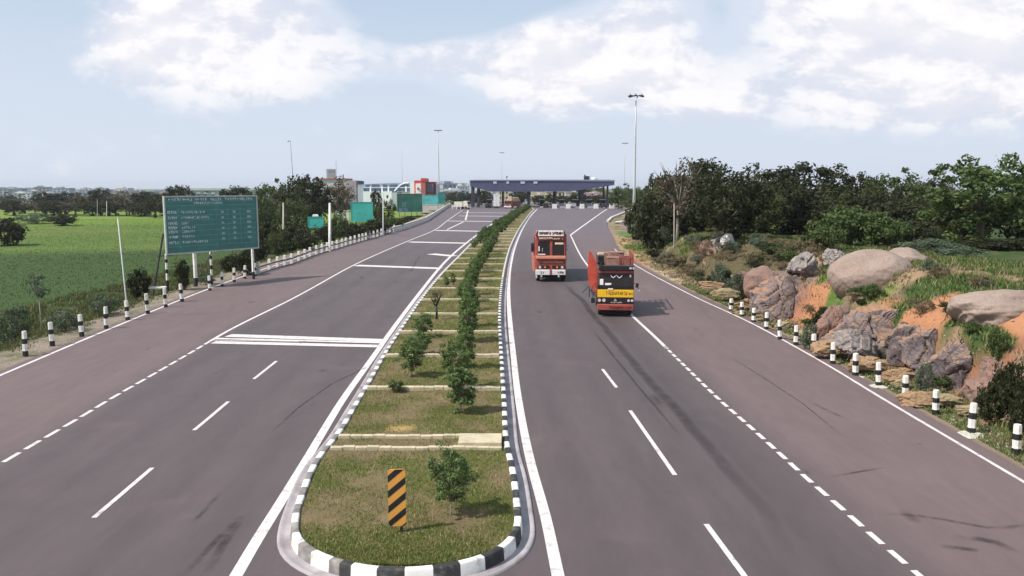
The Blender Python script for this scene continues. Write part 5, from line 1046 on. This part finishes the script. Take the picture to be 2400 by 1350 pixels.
p = P(1290, 661); truck_one((p[0]+.02, p[1]+.15, p[2]), R(-1.5))
p = P(1442, 743); truck_two((p[0], p[1]+.15, p[2]), R(-5.5))
# ------------------------------------------------------------------ toll plaza
M_fasc = mat('canopy_blue_grey', (.085, .088, .16), .6, .1, .3); M_fasc2 = mat('canopy_dark_steel', (.05, .048, .07), .6, .15, .5); M_lit = mat('pale_panel', (.55, .60, .68), .5, .05)
def box_px(mb, u0, u1, v0, v1, Y, d, org, m=0):
    a, b = at(u0, v1, Y), at(u1, v0, Y); mb.box(((a[0]+b[0])/2-org[0], Y+d/2-org[1], (a[2]+b[2])/2-org[2]), (b[0]-a[0], d, b[2]-a[2]), m)
Yc = 256.; o_ = (at(1265, 480, Yc)[0], Yc, 1.2); t = thing('toll_canopy', 'long blue-grey flat canopy of the toll plaza spanning both carriageways', 'canopy', o_)
mb = MB(); a, b = at(1102, 424, Yc), at(1440, 424, Yc)
def zz_(v): return at(1200, v, Yc)[2]-1.2
top, x0, x1, xm = zz_(423.5), a[0]-o_[0], b[0]-o_[0], at(1335, 440, Yc)[0]-o_[0]
xl = at(1150, 440, Yc)[0]-o_[0]
poly = [(x0, top), (x1, top-.15), (x1, zz_(434)), (xm, zz_(449)), (xl, zz_(449)), (x0, zz_(437))]
mb.prism(poly, 0, 16); rf = mb.build('roof', M_fasc, t); mb = MB(); mb.box(((x0+x1)/2, -.06, top+.06), (x1-x0+.4, .3, .30)); mb.build('roof_edge', mat('canopy_edge', (.22, .24, .34), .5, .1), rf)
mb = MB(); mb.box(((x0+x1)/2, 8, top+.25), ((x1-x0)*.96, 10, .2)); mb.build('roof_sheet', M_steel, rf)
for u in (1106, 1120, 1178, 1240, 1303, 1365, 1425):
    x = at(u, 480, Yc)[0]-o_[0]; mb = MB(); zt = zz_(442 if 1130 < u < 1400 else 432)
    mb.box((x, 2, zt/2), (.6, .6, zt)); mb.box((x, 2, .35), (1., 1., .7)); mb.build('column', M_fasc2, t)
    mb = MB(); mb.box((x, 13, zt/2), (.6, .6, zt)); mb.build('column', M_fasc2, t)
for u, w in ((1160, 8), (1190, 6), (1225, 10), (1255, 9)): mb = MB(); x = at(u, 427, Yc)[0]-o_[0]; mb.box((x, -.06, top-.55), (w*Yc/F, .1, .75)); mb.build('light_panel', M_lit, t)
mb = MB(); x = at(1388, 420, Yc)[0]-o_[0]; 
q = thing('water_tank', 'dark water tank on the right part of the canopy roof', 'tank', (at(1375, 420, 262)[0], 262, 1.2+top+.3)); mb = MB(); mb.box((0, 0, .6), (1.8, 1.4, 1.3)); mb.tube([(-.6, 0, 1.2), (-.6, 0, 1.7)], .25, 8); mb.build('tank', M_dark, q, bevel=.1)
q = thing('water_tank', 'low pale domed tank beside the dark tank on the canopy roof', 'tank', (at(1392, 421, 262)[0], 262, 1.2+top+.3)); mb = MB(); mb.tube([(0, 0, 0), (0, 0, .5), (0, 0, .75), (0, 0, .9)], [1.2, 1.1, .8, .3], 12); mb.build('tank', M_lit, q)
q = thing('antenna', 'small whip antenna with a dark head on the canopy roof', 'antenna', (at(1188, 420, 262)[0], 262, 1.2+top+.3)); mb = MB(); mb.tube([(0, 0, 0), (0, 0, .8)], .08, 5); mb.box((0, 0, 1.), (.5, .2, .4)); mb.build('mast', M_dark, q)
for i, u in enumerate((1300, 1332, 1364, 1397, 1434)):
    p = at(u, 487+i, 238); g0 = float(zroad(238)); s = 1+.12*(i == 4); q = thing('barrier_block', 'white block barrier at the head of a toll island, %s of five from the left' % ords[i], 'barrier', (p[0], 238, g0), 0, 'white blocks in front of the toll lanes')
    mb = MB(); mb.box((0, 0, .72*s), (1.35*s, 1., 1.44*s), taper=.96); mb.build('block', M_whp, q, bevel=.05); mb = MB(); mb.box((0, .1, .08), (1.55, 1.25, .16)); mb.build('base', M_conc, q)
for i, u in enumerate((1270, 1316, 1348, 1380, 1412, 1148, 1210)):
    p = at(u, 480, 262); q = thing('toll_booth', 'dark glazed toll booth under the canopy, %s' % ('fifth from right', 'fourth from right', 'third from right', 'second from right', 'rightmost', 'left side, beside the white cabinet', 'left side, beside the sand truck')[i], 'booth', (p[0], 262, 1.2), 0, 'toll booths under the canopy')
    mb = MB(); mb.box((0, 0, .6), (1.6, 2.6, 1.2)); mb.build('wall', M_steel if i % 2 else M_dark, q); mb = MB(); mb.box((0, 0, 1.75), (1.5, 2.5, 1.1)); mb.build('window', M_glass, q); mb = MB(); mb.box((0, 0, 2.42), (1.9, 2.9, .2)); mb.build('roof', M_lit, q); mb = MB(); mb.box((0, -3.4, .12), (1.7, 14, .24)); mb.build('island', M_conc, q)
q = thing('cabinet', 'tall white cabinet standing before the left part of the toll canopy', 'booth', (at(1164, 475, 246)[0], 246, 1.2)); mb = MB(); h = at(1164, 454, 246)[2]-1.2; mb.box((0, 0, h*.56), (1.9, 1.2, h*.86)); bd = mb.build('body', M_whp, q, bevel=.04); mb = MB(); mb.box((-.1, -.62, h*.56), (.04, .03, h*.8)); mb.box((0, -.62, h*.93), (1.5, .03, .1)); mb.build('door_seam', M_steel, bd); mb = MB(); mb.box((0, 0, .3), (1.6, 1., .6)); mb.build('plinth', M_dark, q)
def small_truck(u, Y, label, m_body, m_load, w=2.3, L=6, load=True, rz=0.):
    q = thing('truck', label, 'truck', (at(u, 480, Y)[0], Y, float(zroad(Y))), rz); hw = w/2
    mb = MB(); mb.prism([(0, .6), (-.05, 1.3), (.25, 2.4), (1.6, 2.4), (1.6, .6)], -hw*.92, hw*.92, 'x'); mb.build('cab', m_body, q, bevel=.08); mb = MB(); mb.box((0, .05, 1.85), (w*.78, .12, .75), rx=-.25); mb.build('windscreen', M_glass, q)
    mb = MB(); mb.box((0, 1.8+L/2, 1.4), (w, L, 1.5)); mb.build('cargo_body', m_body, q, bevel=.04)
    if load: mb = MB(); mb.box((0, 1.8+L/2, 2.7), (w*.96, L*.96, 1.3), taper=.8); mb.box((0, 2.2, 2.9), (w*.7, 1.4, 1.5), taper=.7); mb.build('load', m_load, q, bevel=.2)
    for x in (-hw*.8, hw*.8): wheel(q, x, .8, .45, .26); wheel(q, x, L, .45, .4)
    mb = MB(); mb.box((0, -.08, .55), (w*.95, .15, .3)); mb.build('bumper', M_whp, q); mb = MB(); mb.box((-hw*.6, -.07, .95), (.3, .08, .2)); mb.build('headlight', M_lamp, q); mb = MB(); mb.box((hw*.6, -.07, .95), (.3, .08, .2)); mb.build('headlight', M_lamp, q); return q
small_truck(1190, 243, 'red-brown truck heaped with a pale sandy load at the left toll lanes', mat('brown_paint', (.22, .075, .05), .6, .2, 2), mat('sand_cloth', (.45, .32, .22), .9, .15, 1.5, .4, 3), 2.6, 6.5, rz=R(-20))
small_truck(1100, 236, 'small dusty white truck parked at the far left of the plaza', mat('dusty_white', (.55, .53, .45), .7, .2, 2), M_kc, 1.9, 3, False, rz=R(60))
def car(u, Y, label, m, rz=0.):
    q = thing('car', label, 'car', (at(u, 480, Y)[0], Y, float(zroad(Y))), rz); mb = MB(); mb.prism([(0, .35), (0, .8), (1., .95), (1.6, 1.42), (3., 1.45), (3.7, .98), (4.1, .9), (4.1, .35)], -.82, .82, 'x'); mb.build('body', m, q, bevel=.08)
    mb = MB(); mb.box((0, 1.28, 1.18), (1.35, .06, .42), rx=-.95); mb.box((0, 2.4, 1.2), (1.68, 1.5, .3)); mb.build('window', M_glass, q)
    for x in (-.72, .72): wheel(q, x, .8, .3, .2); wheel(q, x, 3.2, .3, .2)
car(1280, 250, 'dark car waiting under the toll canopy left of the white blocks', M_blkp); car(1146, 248, 'small dark car at the left toll lanes beside the white cabinet', M_blkp, R(8)); car(1418, 246, 'dark car between the last two white blocks', M_blkp); car(1345, 252, 'grey car in toll lane between first and third white block', M_steel)
q = thing('guard_rail', 'white low guard rail at the far left end of the plaza', 'railing', (*at(1070, 480, 232)[:2], float(zroad(232)))); mb = MB(); mb.box((0, 0, .95), (2.9, .12, .35)); mb.build('rail', M_whp, q)
for x in (-1.2, 0, 1.2): mb = MB(); mb.box((x, 0, .4), (.18, .14, .8)); mb.build('post', M_whp, q)
for i, (u, v, w, h, Y, m) in enumerate([(1262, 447, 34, 20, 420, M_cream), (1258, 468, 26, 16, 330, M_cream), (1300, 462, 40, 24, 380, M_cream), (1340, 462, 30, 22, 360, M_kc), (1127, 444, 22, 14, 520, M_whp), (1180, 445, 26, 20, 480, M_cream), (1118, 436, 36, 18, 600, M_lit)]):
    a, b = at(u-w/2, v+h/2, Y), at(u+w/2, v-h/2, Y); g0 = float(zg(a[0], Y)); q = thing('house', 'pale plastered house glimpsed past the toll plaza, %s' % ('far left of the right lanes', 'nearest behind the inner right lane', 'wide one behind the middle lanes', 'right one behind the lanes', 'white one at far left', 'cream one above the sand truck', 'grey one at the canopy left end')[i], 'house', ((a[0]+b[0])/2, Y, g0), 0, 'houses beyond the toll plaza')
    W, Hh = b[0]-a[0], b[2]-g0; mb = MB(); mb.box((0, 3, Hh/2), (W, 6, Hh)); mb.build('wall', m, q); mb = MB(); mb.box((0, 3, Hh+.15), (W+.5, 6.5, .3)); mb.box((W*.2, 3, Hh+.9), (W*.25, 3, 1.5)); mb.build('roof', M_kc, q)
    for k in range(3):
        for z in np.arange(1.6, Hh-1, 3.): mb = MB(); mb.box((W*(-.3+.3*k), -.02, z), (W*.12, .1, 1.2)); mb.build('window', M_dark, q)
# ------------------------------------------------------------------ buildings behind the left side
def px_box(t, name, m, u0, u1, v0, v1, Y, d, bevel=0, org=None):
    a, b = at(u0, v1, Y), at(u1, v0, Y); o = org or t.location; mb = MB(); mb.box(((a[0]+b[0])/2-o[0], Y+d/2-o[1], (a[2]+b[2])/2-o[2]), (b[0]-a[0], d, b[2]-a[2])); return mb.build(name, m, t, bevel=bevel)
G = float(zg(-60, 330))
t = thing('industrial_building', 'grey-pink blocky building with a steel tank tower behind the brown trees', 'building', (at(790, 480, 330)[0], 330, -2.5))
M_gp = mat('grey_pink_render', (.34, .29, .31), .85, .08, .3, dirt=((.25, .22, .23), .6, .4)); M_gpd = mat('dark_render', (.10, .09, .11), .8, .1, .3); M_pw = mat('pale_render', (.52, .50, .54), .85, .08, .3)
px_box(t, 'block', M_gp, 812, 835, 423, 492, 330, 14); px_box(t, 'side_wall', M_gpd, 835.2, 838.5, 424, 492, 330.1, 14); px_box(t, 'block', M_pw, 742, 811.8, 421, 492, 331, 12); px_box(t, 'roof_trim', mat('rust_trim', (.35, .12, .09), .7), 740, 812, 418, 421.5, 330.6, 13)
px_box(t, 'wing', mat('brown_wall', (.16, .12, .11), .85, .15, .4), 782, 820, 474, 492, 300, 10)
mb = MB(); W = (786-765)*332/F; z0, z1 = at(775, 420, 334)[2]+2.5, at(775, 396, 334)[2]+2.5; xc = at(775.5, 400, 334)[0]-t.location[0]
for k in range(5): mb.tube([(xc-W/2+W*k/4, 4, z0-1), (xc-W/2+W*k/4, 4, z1)], .10, 5)
for z in (z0+.6, z1-.1): mb.box((xc, 4, z), (W, .2, .2))
tw = mb.build('tower_frame', M_steel, t); mb = MB(); mb.box((xc, 4.8, (z0+z1)/2), (W*.92, 1., (z1-z0)*.96)); mb.build('tower_cladding', mat('cladding_grey', (.38, .40, .44), .6, .08), tw)
mb = MB(); xa = at(788, 400, 334)[0]-t.location[0]; mb.tube([(xa, 4, z0-1), (xa, 4, at(788, 377, 334)[2]+2.5)], .10, 5); mb.build('antenna', M_steel, t); mb = MB(); xa = at(804, 400, 334)[0]-t.location[0]; mb.tube([(xa, 4, z0-2), (xa, 4, at(804, 409, 334)[2]+2.5)], .22, 6); mb.build('chimney', M_dark, t)
t = thing('glass_hall', 'white hall with curved blue-grey glazed roof between grey building and red block', 'building', (at(900, 480, 310)[0], 310, -2.3))
M_bw = mat('bright_white_render', (.82, .84, .86), .7, .04, .4); M_bg = mat('blue_glass', (.10, .13, .22), .2, .25, .4, spec=.7); M_rg = mat('roof_grey_blue', (.32, .37, .48), .5, .15, .4)
px_box(t, 'wall', M_bw, 852, 918, 448.5, 487, 310, 16); px_box(t, 'side_wall', mat('shade_grey_render', (.42, .46, .50), .7, .05), 839, 851.8, 439, 487, 310.3, 15); px_box(t, 'annex_wall', mat('annex_grey', (.45, .48, .52), .7, .05), 918.2, 930, 451, 487, 309.5, 15)
mb = MB(); X = lambda u: at(u, 440, 312)[0]-t.location[0]; Z = lambda v: at(900, v, 312)[2]+2.3
mb.prism([(X(839), Z(449)), (X(839), Z(433)), (X(870), Z(431)), (X(905), Z(429.5)), (X(935), Z(428.5)), (X(960), Z(429)), (X(961), Z(449))], 1.5, 14); rf = mb.build('roof', M_rg, t)
for (a, b) in ((852, 867), (870, 895), (898, 909), (912, 930), (934, 949), (955, 961)): mb = MB(); mb.box(((X(a)+X(b))/2, 1.4, Z(444.5)), (X(b)-X(a), .2, Z(441)-Z(447.5))); mb.build('window', M_bg, t)
for (a, b) in ((857, 868), (873, 889), (898, 908), (914, 932), (940, 958)): mb = MB(); mb.box(((X(a)+X(b))/2, 1.4, Z(435)), (X(b)-X(a), .2, Z(432.5)-Z(438))); mb.build('window', M_bg, t)
mb = MB(); mb.box(((X(850)+X(961))/2, 1.25, Z(439.7)), (X(961)-X(850), .3, .22))
for u in (869, 896, 911, 952): mb.box((X(u), 1.22, Z(443)), (.55, .3, Z(436)-Z(449)))
mb.tube([(X(925), 1.2, Z(448)), (X(932), 1.2, Z(440)), (X(940), 1.2, Z(433)), (X(948), 1.2, Z(429.5)), (X(958), 1.2, Z(428.5))], .28, 6); mb.build('white_frame', M_bw, t)
t = thing('red_white_building', 'white and red showroom block with a white panel, beside the light mast', 'building', (at(995, 480, 300)[0], 300, -2.2))
M_rd = mat('bright_red_cladding', (.62, .055, .05), .5, .06, .4); M_dr = mat('dark_red_brick', (.24, .06, .065), .7, .12, .5)
px_box(t, 'white_wall', M_bw, 961.5, 971.5, 425, 475, 300, 14); px_box(t, 'red_surround', M_rd, 971.7, 987, 423, 475, 299.6, 13); pn = px_box(t, 'white_panel', M_bw, 974.3, 986.5, 430, 453, 299.3, .25); px_box(t, 'tower', mat('brick_red', (.42, .12, .10), .7, .1, .5), 987.2, 997, 420, 475, 299, 12); px_box(t, 'tower_cap', M_rd, 986.2, 996.5, 417.5, 424.5, 298.8, 12.5); px_box(t, 'brick_wing', M_dr, 997.2, 1017, 427.5, 475, 300.5, 12); px_box(t, 'wing_edge', M_rd, 997.2, 1017.5, 425.8, 427.4, 300.2, 12.4)
px_box(t, 'end_wall', M_gpd, 1017.6, 1022, 431, 475, 301, 10); px_box(t, 'end_wall', M_pw, 1022.2, 1025, 430, 475, 301, 10)
mb = MB(); a = at(980, 442, 299); mb.tube([(a[0]-t.location[0], -1.0, a[2]+2.2), (a[0]-t.location[0], -.6, a[2]+2.2)], .48, 16); o = mb.build('emblem', mat('emblem_red', (.45, .12, .14), .6), t)
for k in range(4): px_box(t, 'window', M_bg, 999.5+k*4.3, 1002.3+k*4.3, 431, 450, 300.4, .3)
def lowwall(u0, u1, v0, v1, Y, m, lab):
    a, b = at(u0, v1, Y), at(u1, v0, Y); g0 = float(zg((a[0]+b[0])/2, Y)); mb = MB(); mb.box((0, 0, (b[2]-g0)/2), (b[0]-a[0], .4, b[2]-g0)); mb.box((0, 0, b[2]-g0+.08), (b[0]-a[0]+.2, .55, .16)); tag(mb.build('low_wall', m, loc=((a[0]+b[0])/2, Y, g0)), lab, 'wall')
lowwall(782, 818, 495, 504, 200, mat('white_wall_paint', (.62, .62, .52), .8, .15, .5), 'white low compound wall left of the square teal sign')
t = thing('warehouse', 'long pale green-grey flat warehouse on the horizon above the big board', 'building', (at(520, 450, 620)[0], 620, -3)); M_pg = mat('pale_green_sheet', (.36, .44, .38), .7, .1, .1)
px_box(t, 'wall', M_pg, 436, 600, 446.5, 462, 620, 30); px_box(t, 'roof', mat('pale_grey_sheet', (.45, .50, .48), .6, .1, .1), 430, 606, 441, 446.3, 619, 34)
for k in range(9): px_box(t, 'window', M_lit, 444+k*17, 452+k*17, 450, 454, 619.6, .5)
# distant town: blocks scattered to the horizon
protos = []
g = random.Random(12)
for k, m in enumerate((mat('town_white', (.62, .62, .60), .8, .1, .1), mat('town_grey', (.38, .40, .42), .8, .1, .1), mat('town_cream', (.5, .46, .40), .8, .1, .1), mat('town_blue_grey', (.30, .34, .40), .8, .1, .1))):
    mb = MB(); mb.box((0, 0, .5), (1, 1, 1)); mb.box((-.2, 0, 1.08), (.35, .5, .16)); mb.box((0, 0, 1.01), (1.05, 1.05, .03))
    for z in (.2, .42, .64, .86):
        for x in (-.36, -.12, .12, .36): mb.box((x, -.505, z), (.11, .02, .11), 1)
    q = mb.build('distant_building', [m, M_bg], loc=(0, -300, -60)); protos.append(q)
spots = []
for k in range(64): u = g.uniform(0, 425); Y = g.uniform(560, 1500); spots.append((u, Y, g.uniform(.6, 1)))
for k in range(60): u = g.uniform(1025, 1120); Y = g.uniform(600, 1300); spots.append((u, Y, g.uniform(1, 1.5)))
for k in range(26): u = g.uniform(1120, 1500); Y = g.uniform(520, 900); spots.append((u, Y, g.uniform(.7, 1)))
for (u, Y, s) in spots:
    o = protos[g.randrange(4)].copy(); C.objects.link(o); o.location = (at(u, 450, Y)[0], Y, -3.2); h = s*g.uniform(5, 10.)*(1+(Y-500)/2600); o.scale = (g.uniform(9, 22), 10, h); o.rotation_euler = (0, 0, g.uniform(-.5, .5))
    left_ = u < 430; tag(o, 'small pale building in the distant town on the horizon at left' if left_ else ('small pale building in the distant town between the red block and the canopy' if u < 1120 else 'small pale building far behind the toll canopy'), 'building', 'distant town left' if left_ else ('distant town centre' if u < 1120 else 'distant town behind plaza'))
for q in protos: bpy.data.objects.remove(q)
for i in range(70):
    u = g.uniform(-60, 1120) if i < 56 else g.uniform(1120, 1500); Y = g.uniform(420, 800); o = dup(PROT['far' if i % 2 else 'dome'], (at(u, 450, Y)[0], Y, -3.2), g.uniform(0, 6), 'hazy tree on the distant plain before the town', None, 'hazy trees on the plain'); s = g.uniform(5, 8.2); o.scale = (s*1.5, s*1.5, s); del o['proto']
for t in list(PROT.values()):
    for c_ in list(t.children): bpy.data.objects.remove(c_)
    bpy.data.objects.remove(t)

# thin air between here and the town
mb = MB(); mb.box((0, 3600, 17), (10400, 7300, 46))
hz = mb.build('haze', None or bpy.data.materials.new('haze_air')); tag(hz, kind='stuff'); m = hz.data.materials[0]; m.use_nodes = True; t = NT(m.node_tree)
pv = t.n('ShaderNodeVolumePrincipled'); pv.inputs['Density'].default_value = .00013; pv.inputs['Color'].default_value = (.86, .90, .97, 1); pv.inputs['Anisotropy'].default_value = .2
o = t.n('ShaderNodeOutputMaterial'); t.t.links.new(pv.outputs[0], o.inputs[1])
